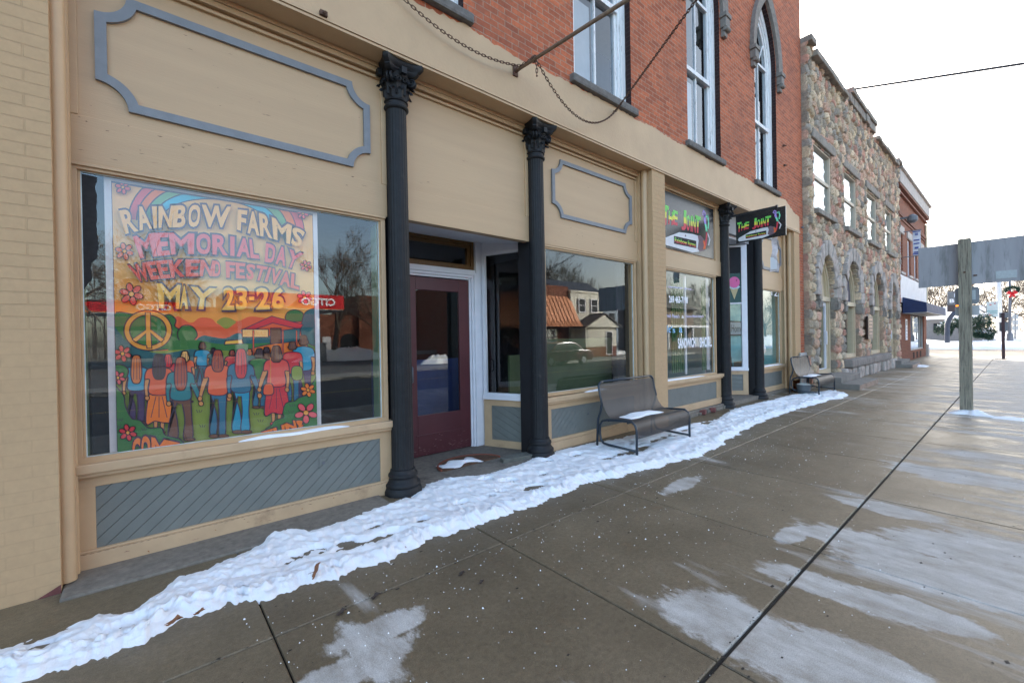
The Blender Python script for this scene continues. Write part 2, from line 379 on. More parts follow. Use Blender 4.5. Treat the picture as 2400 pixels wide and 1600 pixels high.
# ================================================================ the ground
PZ = 0.0
XJ = [.484+1.535*i for i in range(-6, 26)]                   # joints across the walk
YJ = [4.6, 2.52, .925, -.75, -1.75]
g = .004
mb = MB()
for i in range(len(XJ)-1):
    for j in range(len(YJ)-1):
        x0, x1, y1, y0 = XJ[i]+g, min(XJ[i+1]-g, 39.2), YJ[j]-g, YJ[j+1]+g
        if j in (1, 2): 
            if j == 1: y0 += .002
            if j == 2: y1 -= .010
        r_ = .006                                          # rounded slab edges
        a = [(x0,y0,-r_),(x1,y0,-r_),(x1,y1,-r_),(x0,y1,-r_)]
        b = [(x0+r_,y0+r_,0),(x1-r_,y0+r_,0),(x1-r_,y1-r_,0),(x0+r_,y1-r_,0)]
        d = [(x0,y0,-.05),(x1,y0,-.05),(x1,y1,-.05),(x0,y1,-.05)]
        mb.poly(b)
        for k in range(4):
            k2 = (k+1) % 4; mb.poly([a[k],a[k2],b[k2],b[k]]); mb.poly([d[k],d[k2],a[k2],a[k]])
tag(mb.build('sidewalk', m_walk), kind='structure')
m_joint = mat('joint_dirt', (.016,.014,.012), .9, .4, 60, .01, 90)
tag(MB().box(-12, 39.15, -1.74, 4.6, -.12, -.014).build('sidewalk_joint_bed', m_joint), kind='structure')
tag(MB().box(-60, 39.35, -1.92, -1.752, -.16, .0).build('kerb', mat('kerb_concrete', (.3,.29,.27), .85, .15, 5), bevel=.015), kind='structure')
tag(MB().box(39.16, 39.34, -1.75, 60, -.16, -.002).build('kerb', MATS['kerb_concrete'], bevel=.015), kind='structure')
m_soil = mat('winter_ground', (.20,.175,.13), .95, .3, 1.5, .02, 8)
tag(MB().poly([(-900,-900,-.17),(900,-900,-.17),(900,900,-.17),(-900,900,-.17)]).build('ground', m_soil), kind='structure')
tag(MB().poly([(-200,-11.3,-.145),(600,-11.3,-.145),(600,-1.9,-.145),(-200,-1.9,-.145)]).build('street', m_asph), kind='structure')
tag(MB().poly([(39.3,-150,-.138),(57.5,-150,-.138),(57.5,150,-.138),(39.3,150,-.138)]).build('cross_street', m_road), kind='structure')
tag(MB().box(-200, 39, -11.5, -11.3, -.16, .0).build('kerb', MATS['kerb_concrete']), kind='structure')
tag(MB().box(-200, 39, -13.4, -11.505, -.16, -.004).build('far_sidewalk', mat('dry_walk', (.26,.25,.23), .85, .1, 3)), kind='structure')
tag(MB().poly([(-80,-60,-.13),(15,-60,-.13),(15,-13.4,-.13),(-80,-13.4,-.13)]).build('station_lot', mat('lot_asphalt', (.10,.1,.1), .85, .2, 3)), kind='structure')
mb = MB(); mb.box(-80, 39, -6.68, -6.56, -.144, -.141)
tag(mb.build('street_marking', mat('road_yellow', (.5,.36,.06), .7, .2, 8)), kind='structure')

# ================================================================ the brick building
BY, GY = 3.87, 4.115               # face of beam and brick, plane of the boards
bld = thing('brick_building', 'red brick two-storey building with tan storefronts, black columns and a maroon door', 'building', (6.5, 6, 0))
XL, XR, TOP = -4.0, 13.95, 12.2
C1, C2, C3, C4 = 1.965, 3.90, 9.40, 11.22
# --- brick wall with three pointed windows (a fourth, mostly out of frame, to their left)
WX = [(-1.74,-.40), (1.36,2.68), (4.47,5.80), (7.56,8.90), (10.68,12.02)]
SZ, SPR, APEX = 5.06, 8.05, 9.45
def arch(x0, x1, spr, apex, n=10):
    """pointed arch, left springing to right"""
    w_ = x1-x0; h = apex-spr; r = (w_*w_/4+h*h)/w_; out = []
    th = math.asin(min(1, h/r))
    for i in range(n+1):
        t = th*i/n; out.append((x0+r-r*math.cos(t), spr+r*math.sin(t)))
    return out + [(x0+x1-x, z) for x, z in out[-2::-1]]
mb = MB(); z0 = 4.28
xs = XL
for a, b in WX:
    mb.poly([(xs,BY,z0),(a,BY,z0),(a,BY,TOP),(xs,BY,TOP)]); xs = b
    mb.poly([(a,BY,z0),(b,BY,z0),(b,BY,SZ-.1),(a,BY,SZ-.1)])
    A = arch(a, b, SPR, APEX)
    for (p, q) in zip(A[:-1], A[1:]): mb.poly([(p[0],BY,p[1]),(q[0],BY,q[1]),(q[0],BY,TOP),(p[0],BY,TOP)])
    P = [(a,SZ-.1)]+A+[(b,SZ-.1)]
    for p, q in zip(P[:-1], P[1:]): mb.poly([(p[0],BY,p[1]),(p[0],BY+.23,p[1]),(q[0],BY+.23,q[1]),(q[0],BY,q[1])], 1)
mb.poly([(xs,BY,z0),(XR,BY,z0),(XR,BY,TOP),(xs,BY,TOP)])
mb.poly([(13.62,BY,0),(XR,BY,0),(XR,BY,z0),(13.62,BY,z0)])            # bare brick strip at the corner
mb.poly([(XR,BY,0),(XR,14,0),(XR,14,TOP),(XR,BY,TOP)]); mb.poly([(XL,14,0),(XL,BY,0),(XL,BY,TOP),(XL,14,TOP)])
mb.poly([(XL,14,0),(XR,14,0),(XR,14,TOP),(XL,14,TOP)][::-1])
wall = mb.build('brick_wall', [m_brickred, m_bricksoot], bld)
MB().box(XL+.02, XR-.02, BY+.02, 13.98, TOP-.1, TOP-.02).build('roof', m_steel, bld)
# --- plastered beam; its painted upper edge runs ragged over the brick
edge = [(-4,4.9),(2.1,4.905),(2.66,4.92),(3.1,4.895),(4.1,4.905),(4.5,4.94),(5.86,4.945),(7.1,4.935),(9.0,4.96),(10.7,4.95),(12.6,4.955),(13.1,4.80),(13.62,4.70)]
mb = MB(); n = 420; prev = None
for i in range(n+1):
    x = -4+17.62*i/n
    z = np.interp(x, [e[0] for e in edge], [e[1] for e in edge])+random.uniform(-.02,.016)+.014*math.sin(x*5.1)
    cur = (x, z)
    if prev:
        (xa,za),(xb,zb) = prev, cur; f = BY-.012
        mb.poly([(xa,f,4.27),(xb,f,4.27),(xb,f,zb),(xa,f,za)]); mb.poly([(xa,f,za),(xb,f,zb),(xb,BY,zb),(xa,BY,za)])
    prev = cur
m_plaster = mat('tan_plaster', (.50,.34,.197), .6, .08, 1.6, .003, 22, dirt=(.33,.26,.19), dscale=1.1, damt=(.62,.9))
MB_beam = mb.build('beam', m_plaster, bld)
sof = MB().box(XL, 13.62, BY-.01, GY+.25, 4.262, 4.28)
for y0, y1, za, zb in ((BY-.024,BY-.011,4.262,4.285),(BY-.034,BY-.012,4.29,4.305),(BY-.022,BY-.011,4.312,4.322)): sof.box(-.41, 13.62, y0, y1, za, zb)
sof.build('soffit_moulding', m_tan, bld)
# --- left pier of painted brick with its roll moulding
MB().box(XL+.01, -.425, BY-.006, 4.4, -.05, 4.262).build('painted_pier', m_bricktan, bld)
p = MB(); p.tube([(-.405,3.955,.03),(-.405,3.955,4.26)], .045, 16); p.box(-.43,-.372,3.97,4.4,.02,4.26); p.tube([(-.375,4.06,.02),(-.375,4.06,4.26)], .018, 8)
p.build('roll_moulding', m_tan, bld, smooth='auto')
MB().poly([(-.62,BY-.012,-.05),(-.424,BY-.012,-.05),(-.424,BY-.012,.055),(-.47,BY-.012,.03),(-.55,BY-.012,-.01)]).build('bare_brick_patch', mat('bare_red', (.16,.05,.045), .8, .3, 20, .004, 30), bld)
MB().prism([(-.42,3.72,-.03),(1.72,3.70,-.03),(1.72,4.2,-.03),(-.42,4.2,-.03)], (0,0,.05)).build('apron', m_conc, bld, bevel=.012)
# --- middle pier and right pier
p = MB().box(6.345, 6.735, BY-.004, 4.35, 0, 4.262); p.build('brick_pier', m_bricktan2, bld)
p = MB(); p.tube([(6.318,4.0,.08),(6.318,4.0,4.26)], .05, 16); p.box(6.27,6.35,4.05,4.3,.08,4.26); p.build('roll_moulding', m_tan, bld, smooth='auto')
p = MB().box(13.2, 13.615, BY-.004, 4.35, .3, 4.262); p.build('painted_pier', m_bricktan2, bld)
p = MB(); p.tube([(13.17,3.98,.08),(13.17,3.98,4.26)], .05, 16); p.tube([(13.10,4.08,.08),(13.10,4.08,4.26)], .03, 10); p.box(13.1,13.22,4.05,4.3,.08,4.26); p.build('roll_moulding', m_tan, bld, smooth='auto')

# --- boards, frames, glass of a bay
m_bead = m_gpanel = None
def vpanel_mat():
    m = bpy.data.materials.new('diagonal_boards'); t, b = nodes(m); p = pos(t)
    s = N(t, 'ShaderNodeSeparateXYZ'); t.links.new(p, s.inputs[0])
    u = math_(t, 'ADD', s.outputs[0], s.outputs[1])
    k = math_(t, 'MULTIPLY', math_(t, 'SUBTRACT', math_(t, 'MULTIPLY', s.outputs[2], .86), math_(t, 'MULTIPLY', u, .80)), 1/.083)
    fr = math_(t, 'FRACT', k)
    d = math_(t, 'ABSOLUTE', math_(t, 'SUBTRACT', fr, .5))
    gr = ramp(t, d, .455, .492)
    c = mix(t, ramp(t, noise(t, p, 5, 8), .3, .7), (.142,.152,.14), (.178,.188,.172))
    c = mix(t, ramp(t, noise(t, p, 2.2, 10, .75), .64, .84), c, (.10,.115,.115))
    t.links.new(c, b.inputs['Base Color']); b.inputs['Roughness'].default_value = .55
    bump(t, b, math_(t, 'ADD', math_(t, 'SUBTRACT', 1., gr), math_(t, 'MULTIPLY', noise(t, p, 80, 4), .12)), .007)
    MATS['diagonal_boards'] = m; return m
m_vp = vpanel_mat()
def frame_rect(mb, x0, x1, z0, z1, w_, y0, y1, mi=0):
    mb.box(x0, x1, y0, y1, z0, z0+w_, mi); mb.box(x0, x1, y0, y1, z1-w_, z1, mi)
    mb.box(x0, x0+w_, y0, y1, z0+w_, z1-w_, mi); mb.box(x1-w_, x1, y0, y1, z0+w_, z1-w_, mi)
def sign_board(x0, x1, moulding=None, zlo=2.775, header=3.095, stile=.05):
    mb = MB().box(x0, x1, GY+.012, GY+.1, header, 4.262)               # the flat board
    mb.box(x0, x1, GY-.004, GY+.1, zlo, header)                        # header board below
    mb.box(x0, x0+stile, GY-.008, GY+.012, header+.001, 4.12); mb.box(x1-stile, x1, GY-.008, GY+.012, header+.001, 4.12)
    for y, a, b in ((-.05,4.225,4.261),(-.035,4.18,4.224),(-.018,4.13,4.155)): mb.box(x0, x1, GY+y, GY+.012, a, b)
    o = mb.build('sign_board', m_board, bld, bevel=.004)
    if moulding:
        xa, xb, za, zb, r_, w_ = moulding
        def outline(ins):
            pts = []
            for cx, cz, t0 in ((xb,zb,-90),(xa,zb,0),(xa,za,90),(xb,za,180)):
                # concave quarter circle scooped out of each corner
                sgx = 1 if cx == xb else -1; sgz = 1 if cz == zb else -1
                X, Z = cx-sgx*ins, cz-sgz*ins
                rr = r_
                seg = [(cx-sgx*rr*math.cos(q)*1.0, cz-sgz*rr*math.sin(q)) for q in [math.pi/2*i/10 for i in range(11)]]
                ang = [(math.pi/2*i/10) for i in range(11)]
                rr2 = rr+ins
                lim = math.asin(min(1, ins/rr2)) if ins else 0
                seg = [(cx-sgx*rr2*math.cos(q), cz-sgz*rr2*math.sin(q)) for q in [lim+(math.pi/2-2*lim)*i/10 for i in range(11)]]
                if sgx*sgz > 0: seg = seg[::-1]
                pts += seg
            return pts
        o_, i_ = outline(0), outline(w_)
        m2 = MB(); k = len(o_); y0, y1 = GY-.014, GY+.012
        for i in range(k):
            j = (i+1) % k
            m2.poly([(o_[i][0],y0,o_[i][1]),(o_[j][0],y0,o_[j][1]),(i_[j][0],y0,i_[j][1]),(i_[i][0],y0,i_[i][1])])
            m2.poly([(o_[j][0],y0,o_[j][1]),(o_[i][0],y0,o_[i][1]),(o_[i][0],y1,o_[i][1]),(o_[j][0],y1,o_[j][1])])
            m2.poly([(i_[i][0],y0,i_[i][1]),(i_[j][0],y0,i_[j][1]),(i_[j][0],y1,i_[j][1]),(i_[i][0],y1,i_[i][1])])
        m2.build('trim_moulding', m_slate, o)
    return o
def show_window(x0, x1, z0, z1, gl=None, fr=.045, fmat=None):
    f = MB(); frame_rect(f, x0-fr, x1+fr, z0-.03, z1+.035, fr, GY-.012, GY+.075); f.box(x0-fr, x1+fr, GY-.03, GY-.013, z1+.012, z1+.034)
    frame_rect(f, x0, x1, z0, z1, .014, GY+.012, GY+.06)
    o = f.build('display_window', fmat or m_tan, bld, bevel=.003)
    MB().poly([(x0+.014,GY+.03,z0+.014),(x1-.014,GY+.03,z0+.014),(x1-.014,GY+.03,z1-.014),(x0+.014,GY+.03,z1-.014)]).build('glass_pane', gl or m_glass, o)
    s_ = MB(); q = .006                                                # cracked glazing putty
    for a, b, c, d in ((x0,x1,z0+.012,z0+.012+q),(x0,x1,z1-.013-q,z1-.013),(x0+.013,x0+.013+q,z0+.02,z1-.02),(x1-.013-q,x1-.013,z0+.02,z1-.02)): s_.box(a,b,GY+.018,GY+.03-.002,c,d)
    s_.build('putty_line', mat('old_putty', (.55,.66,.68), .6, .2, 12), o)
    return o
def bulkhead(x0, x1, gx0, gx1, gz0, gz1, zs=.70, zb=.0, ledge=None):
    o = MB().box(x0, x1, GY+.022, GY+.09, zb+.12, zs-.03).build('bulkhead', m_tan, bld)
    t = MB(); t.box(x0, gx0, GY-.004, GY+.022, gz0-.001, gz1+.001); t.box(gx1, x1, GY-.004, GY+.022, gz0-.001, gz1+.001)
    t.box(x0, x1, GY-.006, GY+.022, gz1, zs-.03)
    t.build('stile', m_tan, o, bevel=.004)
    b = MB().box(x0-.0, x1, GY-.03, GY+.09, zb, zb+.122); b.box(x0, x1, GY-.02, GY+.022, zb+.1225, gz0); b.build('base_board', m_base, o, bevel=.006)
    MB().box(gx0, gx1, GY+.006, GY+.0215, gz0, gz1).build('diagonal_panel', m_vp, o)
    l = ledge or (x0, x1)
    s_ = MB().box(l[0], l[1], GY-.075, GY+.03, zs-.03, zs+.035); s_.box(l[0], l[1], GY-.05, GY-.004, zs-.06, zs-.0305)
    s_.build('window_sill', m_base, o, bevel=.008)
    return o
# bay 1: poster window
sign_board(-.372, C1-.09, (-.235, 1.71, 3.195, 4.005, .17, .062))
show_window(-.335, 1.80, .755, 2.735)
bulkhead(-.372, C1-.09, -.28, 1.755, .14, .565, ledge=(-.372, C1-.075))
k = MB(); k.lathe([(0,0),(.012,0),(.017,.003),(.017,.008)], 0, 0, 14)
kn = MB(); kn.box(1.18,1.25,GY-.002,GY+.006,.38,.475); kn.tube([(1.215,GY-.008,.43),(1.215,GY-.002,.43)], .014, 12, mi=1); kn.build('outlet_plate', [m_vp, m_steel], bld)
# bay 2 and the middle pier
sign_board(C2+.09, 6.27, (4.255, 6.12, 3.20, 4.005, .17, .055), zlo=2.79)
show_window(4.10, 6.16, .775, 2.745)
bulkhead(C2+.09, 6.27, 4.17, 6.12, .165, .565)
MB().tube([(4.95,GY-.002,.41),(4.95,GY+.006,.41)], .014, 10).build('hole_plug', m_steel, bld)
# bay 3: sandwich shop
BX3 = (6.735, C3-.09)
mb = MB().box(BX3[0], BX3[1], GY+.012, GY+.1, 3.08, 4.262)
mb.box(BX3[0], C3-.06, GY-.03, GY+.1, 2.775, 3.08)
for y, a, b in ((-.05,4.225,4.261),(-.035,4.18,4.224)): mb.box(BX3[0], BX3[1], GY+y, GY+.012, a, b)
mb.box(9.10, BX3[1], GY-.02, GY+.012, 3.081, 4.179)
mb.build('sign_board', m_board, bld, bevel=.004)
show_window(6.79, 9.06, .745, 2.735)
bulkhead(BX3[0], C3-.09, 6.85, 9.10, .19, .565, zb=.10, zs=.69, ledge=(BX3[0], C3-.06))
# bay 4
sign_board(C4+.09, 13.10, (11.5, 12.98, 3.16, 4.02, .2, .07), zlo=2.70, header=3.03)
show_window(11.35, 12.86, .755, 2.66)
bulkhead(C4+.09, 13.10, 11.4, 12.95, .17, .565, zb=.09)
# stone footing under the second shop and the tan-bay plinth
MB().box(6.5, 9.5, GY-.09, GY+.08, -.03, .095).build('footing', m_conc, bld, bevel=.01); MB().box(11.1, 13.3, GY-.06, GY+.08, -.03, .085).build('footing', m_conc, bld, bevel=.01)
for i in range(7):
    x = 7.0+i*.36; MB().box(x, x+.3, GY-.12-.03*random.random(), GY-.091, -.02, .05+.035*random.random()).build('footing_stone', m_conc, bld, bevel=.012)

# --- cast-iron columns
def fluted(t, z): return 1-.055*max(0, math.cos(20*t))**2
def column(x, zb=0.0):
    y = 4.055
    root = MB().lathe([(.072,zb+.2),(.072,4.0)], x, y, 12).build('column', m_iron, bld, smooth='auto')   # the iron core
    r0, r1 = .110, .098
    MB().lathe([(r0+.004,zb+.235)]+[(r0+(r1-r0)*i/12, zb+.25+(3.84-zb-.25)*i/12) for i in range(13)]+[(r1+.004,3.85)], x, y, 120, fn=lambda t, z: fluted(t, z)).build('shaft', m_iron, root, smooth=True)
    MB().lathe([(.185,zb-.02),(.188,zb+.03),(.176,zb+.055),(.168,zb+.07),(.175,zb+.085),(.172,zb+.105),(.150,zb+.125),(.137,zb+.15),(.137,zb+.165),(.146,zb+.178),(.143,zb+.2),(.126,zb+.215),(.122,zb+.24),(.108,zb+.25)], x, y, 40).build('base', m_iron, root, smooth='auto')
    MB().lathe([(.098,3.83),(.112,3.835),(.122,3.848),(.122,3.862),(.112,3.872),(.104,3.876),(.104,3.905),(.116,3.91),(.119,3.918),(.115,3.926),(.105,3.93),(.105,4.02),(.118,4.10),(.15,4.17)], x, y, 40).build('necking', m_iron, root, smooth='auto')
    lf = MB()
    def leaf(t, z0, z1, wd, r0_, out):
        rows = []; n = 9
        for i in range(n):
            s = i/(n-1); z = z0+(z1-z0)*min(1, s*1.25); curl = max(0, s-.62)/.38
            r_ = r0_+.016+out*s*s; z -= curl*curl*.045; r_ += curl*.022
            wv = wd*math.sin(math.pi*(.22+.72*s))*(1+.18*math.sin(s*19))
            row = []
            for j in range(-3, 4):
                q = j/3; a = t+q*wv/r_; rr = r_-.013*abs(q)+(.007 if j == 0 else 0)
                row.append((x+rr*math.cos(a), y+rr*math.sin(a), z))
            rows.append(row)
        lf.grid(rows)
        lf.grid([[(px_-(px_-x)*.09, py_-(py_-y)*.09, pz_) for px_, py_, pz_ in r_][::-1] for r_ in rows])
    for i in range(8): leaf(2*math.pi*i/8, 3.932, 4.035, .046, .10, .035)
    for i in range(8): leaf(2*math.pi*(i+.5)/8, 3.965, 4.105, .044, .102, .048)
    for i in range(4):                                                  # scrolls under each corner, and pairs on each face
        a = math.pi/4+i*math.pi/2
        for sgn in (-1, 1):
            c = math.cos(a); s_ = math.sin(a); pts = []
            for k in range(22):
                q = k/21*3.6*math.pi; rr = .045*(1-k/25)
                rad = .165+rr*math.cos(q+math.pi)*1.0; z = 4.105+rr*math.sin(q+math.pi)
                off = sgn*.017
                pts.append((x+rad*c-off*s_, y+rad*s_+off*c, z))
            lf.tube([(x+.10*c, y+.10*s_, 4.02)]+pts, [.012]+[.013-.0003*k for k in range(22)], 6)
        b = i*math.pi/2
        for sgn in (-1, 1):
            pts = []
            for k in range(16):
                q = k/15*2.6*math.pi; rr = .032*(1-k/19)
                u = sgn*(.035+rr*math.cos(q)); z = 4.10+rr*math.sin(q); rad = .135
                pts.append((x+rad*math.cos(b)-u*math.sin(b), y+rad*math.sin(b)+u*math.cos(b), z))
            lf.tube(pts, .0095, 6)
        lf.obox((x+.205*math.cos(b)*.86, y+.205*math.sin(b)*.86, 4.165), ((math.cos(b),math.sin(b),0),(-math.sin(b),math.cos(b),0),(0,0,1)), (.02,.028,.03))
    lf.build('capital', m_iron, root, smooth='auto')
    ab = MB(); prof = [(.150,4.150),(.175,4.158),(.19,4.178),(.198,4.186),(.198,4.196),(.210,4.205),(.224,4.222),(.234,4.238),(.236,4.262)]
    def aring(hs, z):
        out = []
        for k in range(4):
            a0 = math.pi/4+k*math.pi/2-math.pi/2*0
            p0 = Vector((math.cos(a0), math.sin(a0)))*hs*1.30; a1 = a0+math.pi/2; p1 = Vector((math.cos(a1), math.sin(a1)))*hs*1.30
            tan = (p1-p0).normalized(); p0 = p0+tan*.035; p1 = p1-tan*.035; nrm = Vector((-tan.y, tan.x)); 
            for i in range(10):
                s = i/9; p = p0.lerp(p1, s)+nrm*(.042*4*s*(1-s)); out.append((x+p.x, y+p.y, z))
        return out
    rows = [aring(h, z) for h, z in prof]; ab.grid(rows, wrap=True); ab.poly(rows[-1]); ab.poly(rows[0][::-1])
    ab.build('abacus', m_iron, root, smooth='auto')
    MB().box(x-.085, x+.085, GY+.0, GY+.22, zb, 4.25).build('backing_post', m_ironbox, root)
for x in (C1, C2, C3, C4): column(x)

# --- recessed entry of the left shop
DY = 5.05
ent = MB()
ent.box(C1+.085, C2-.085, GY-.004, GY+.1, 2.785, 3.105); ent.box(C1+.085, C2-.085, GY+.012, GY+.1, 3.105, 4.262)
for xx in (C1+.085, C2-.135): ent.box(xx, xx+.05, GY-.008, GY+.012, 3.106, 4.12)
for y, a, b in ((-.05,4.225,4.261),(-.035,4.18,4.224),(-.018,4.13,4.155)): ent.box(C1+.085, C2-.085, GY+y, GY+.012, a, b)
ent.build('sign_board', m_board, bld, bevel=.004)
m_ceil = mat('entry_ceiling', (.72,.72,.76), .6, .06, 4)
MB().prism([(C1,GY+.1,2.80),(C2,GY+.1,2.80),(3.8,DY+.1,2.93),(2.1,DY+.1,2.93)], (0,0,.06)).build('entry_ceiling', m_ceil, bld)
MB().box(C1-.1, C2+.1, GY-.19, 5.2, -.04, .012).build('threshold', m_conc, bld)
door = MB(); X0, X1 = 2.50, 3.50
door.box(X0, X0+.17, DY, DY+.045, .02, 2.36); door.box(X1-.17, X1, DY, DY+.045, .02, 2.36)
door.box(X0+.17, X1-.17, DY, DY+.045, .02, .55); door.box(X0+.17, X1-.17, DY, DY+.045, 2.19, 2.36); door.box(X0+.14,X1-.14,DY-.012,DY-.001,.28,.30)
dr = door.build('door', m_maroon, bld, bevel=.006)
MB().poly([(X0+.17,DY+.02,.55),(X1-.17,DY+.02,.55),(X1-.17,DY+.02,2.19),(X0+.17,DY+.02,2.19)]).build('door_glass', m_glass_dark, dr)
MB().tube([(X0+.08,DY,.98),(X0+.08,DY-.05,1.0),(X0+.08,DY-.05,1.18),(X0+.08,DY,1.2)], .012, 8).build('door_handle', m_steel, dr, smooth=True)
fr = MB()
for i, (w_, y) in enumerate(((.03,-.005),(.035,-.03),(.035,-.05))):
    o = .002+sum((.03,.035,.035)[:i])
    fr.box(X1+o, X1+o+w_-.001, DY+y, DY+.08, .01, 2.37+o); fr.box(X0-o-w_+.001, X0-o, DY+y, DY+.08, .01, 2.37+o)
    fr.box(X0-o-w_+.001, X1+o+w_-.001, DY+y, DY+.08, 2.37+o, 2.37+o+w_-.001)
fr.box(X0-.25, X1+.20, DY-.02, DY+.08, 2.475, 2.515)
fr.box(X1+.103, X1+.22, DY-.045, DY+.09, .01, 2.95); fr.box(X0-.25, X0-.103, DY-.045, DY+.09, .01, 2.95)
fr.build('door_frame', m_white, bld, bevel=.005)
tr = MB()
for w_, y in ((.05,-.0),(.05,.025)):
    o = 0 if y == 0 else .05
    frame_rect(tr, X0-.1+o, X1+.1-o, 2.516+o*.5, 2.93-o, .05, DY+y, DY+.08)
to = tr.build('transom_window', m_oak, bld, bevel=.004)
MB().poly([(X0,DY+.05,2.56),(X1,DY+.05,2.56),(X1,DY+.05,2.84),(X0,DY+.05,2.84)]).build('glass_pane', m_glass_dark, to)
def sidelight(p0, p1, zb, zsill, ztop, panel=True, mullion=None, rs=.05, wmat=m_white, fill=0, name='sidelight_window'):
    """window standing across the entry from p0 (at the door) to p1 (at the column)"""
    P0 = Vector((*p0, 0)); P1 = Vector((*p1, 0)); u = (P1-P0); L = u.length; u.normalize(); n = Vector((u.y, -u.x, 0))
    if n.x > 0 and p1[0] > p0[0]: n = -n
    if n.x < 0 and p1[0] < p0[0]: n = -n
    def ob(mb, a, b, z0, z1, d0, d1, mi=0): mb.obox(P0+u*(a+b)/2+n*(d0+d1)/2+Vector((0,0,(z0+z1)/2)), (u, n, Vector((0,0,1))), ((b-a)/2, (d1-d0)/2, (z1-z0)/2), mi)
    f = MB(); fw = .05
    ob(f, 0, L, ztop-fw, ztop, -.03, .03); ob(f, 0, fw*.9, zsill, ztop-fw, -.03, .03); ob(f, L-rs, L, zsill, ztop-fw, -.03, .03)
    ob(f, -.0, L, zsill-.06, zsill, -.03, .06); ob(f, 0, L, zsill, zsill+.03, -.03, .035)
    if mullion: ob(f, fw*.9, L-fw, mullion, mullion+.035, -.02, .025)
    o = f.build(name, wmat, bld, bevel=.004)
    if fill: q = MB(); ob(q, 0, L, ztop+.001, fill, -.03, .02); q.build('soffit_filler', m_ceil, o)
    q = [P0+u*fw*.9, P0+u*(L-fw)]
    MB().poly([(q[0].x,q[0].y,zsill+.03),(q[1].x,q[1].y,zsill+.03),(q[1].x,q[1].y,ztop-fw),(q[0].x,q[0].y,ztop-fw)]).build('glass_pane', m_glass, o)
    b = MB(); ob(b, 0, L, zb, zsill-.061, -.03, .0); ob(b, 0, .12, zb+.1, zsill-.061, 0, .025); ob(b, L-.12, L, zb+.1, zsill-.061, 0, .025); ob(b, .12, L-.12, zsill-.15, zsill-.061, 0, .025); ob(b, 0, L, zb, zb+.1, 0, .03)
    bo = b.build('bulkhead', m_base, bld, bevel=.004)
    pn = MB(); ob(pn, .12, L-.12, zb+.1, zsill-.15, .0005, .012); pn.build('diagonal_panel', m_vp, bo)
    return o, P0, u, n, L
sidelight((3.70,4.98), (3.985,4.28), .01, .74, 2.77, fill=2.96)
sidelight((2.22,4.98), (1.90,4.28), .01, .74, 2.77, fill=2.96)
# --- recessed entry of the sandwich shop
MB().prism([(C3,GY+.1,3.72),(C4,GY+.1,3.72),(10.6,5.1,3.74),(10.0,5.1,3.74)], (0,0,.06)).build('entry_ceiling', m_ceil, bld)
ent = MB().box(C3+.085, C4-.085, GY+.012, GY+.1, 3.78, 4.262); ent.build('entry_header', mat('grey_header', (.30,.29,.28), .7, .1, 4), bld)
MB().box(C3-.1, C4+.1, GY-.1, 5.3, -.03, .085).build('threshold', m_conc, bld)
S2 = sidelight((10.74,4.62), (11.07,4.25), .09, .73, 3.70, mullion=2.28, rs=.13)
sidelight((9.76,4.62), (9.45,4.25), .09, .73, 3.70)
d2 = MB(); DX0, DX1, DYY = 9.78, 10.72, 4.63
d2.box(DX0, DX0+.12, DYY, DYY+.05, .09, 2.3); d2.box(DX1-.12, DX1, DYY, DYY+.05, .09, 2.3); d2.box(DX0+.12,DX1-.12,DYY,DYY+.05,.09,.4); d2.box(DX0+.12,DX1-.12,DYY,DYY+.05,2.2,2.3); d2.box(DX0,DX1,DYY,DYY+.05,2.31,2.4)
o = d2.build('door', m_white, bld); MB().poly([(DX0+.12,DYY+.03,.4),(DX1-.12,DYY+.03,.4),(DX1-.12,DYY+.03,2.2),(DX0+.12,DYY+.03,2.2)]).build('door_glass', m_glass_dark, o)
MB().poly([(DX0,DYY+.03,2.4),(DX1,DYY+.03,2.4),(DX1,DYY+.03,3.72),(DX0,DYY+.03,3.72)]).build('transom_glass', m_glass_dark, bld)

# --- chips, cracks and nail rust in the old paint
ch_ = [MB(), MB(), MB()]; rc = random.Random(12)
def sliver(mb, x, z, L, h, y, sl=0.):
    n = rc.randint(5, 8); up = [(x+L*i/n, z+sl*L*i/n+h*(.35+.65*rc.random())*math.sin(math.pi*i/n)) for i in range(n+1)]; dn = [(x+L*i/n, z+sl*L*i/n-h*rc.random()*math.sin(math.pi*i/n)) for i in range(n-1, 0, -1)]
    mb.poly([(a, y, b) for a, b in up+dn])
for k in range(150):
    bay = rc.choice(((-.33,1.82),(-.33,1.82),(2.1,3.75),(4.05,6.1),(6.8,9.0)))
    x = rc.uniform(*bay); q = rc.random()
    if q < .45: z, y = rc.uniform(2.82,3.08), GY-.0052
    elif q < .6: z, y = 3.092+rc.uniform(-.006,.006), GY-.0052
    elif q < .8: z, y = rc.uniform(3.2,4.05), GY+.0108
    else: z, y = rc.uniform(.01,.12), GY-.0312
    if (2.0 < x < 3.9 or x > 6.7) and (z < 1 or y == GY-.0052): continue
    sliver(ch_[0 if rc.random() < .6 else 1], x, z, abs(rc.gauss(.022,.018))+.006, abs(rc.gauss(.0016,.0015))+.0008, y, rc.gauss(0,.06))
for k in range(5): sliver(ch_[2], rc.uniform(-.3,1.8), rc.uniform(.02,.11), rc.uniform(.008,.02), rc.uniform(.003,.008), GY-.0313, rc.gauss(0,.5))
for k in range(60): sliver(ch_[0], -.39+2.2*k/60, .121+rc.uniform(-.002,.002), .03, .0016, GY-.0312)
for mb_, nm, col in zip(ch_, ('paint_crack','primer_patch','rust_spot'), ((.10,.06,.04),(.34,.20,.13),(.32,.13,.035))): mb_.build(nm, mat(nm, col, .8, .3, 40), bld)
dc = MB(); y = DY-.0008
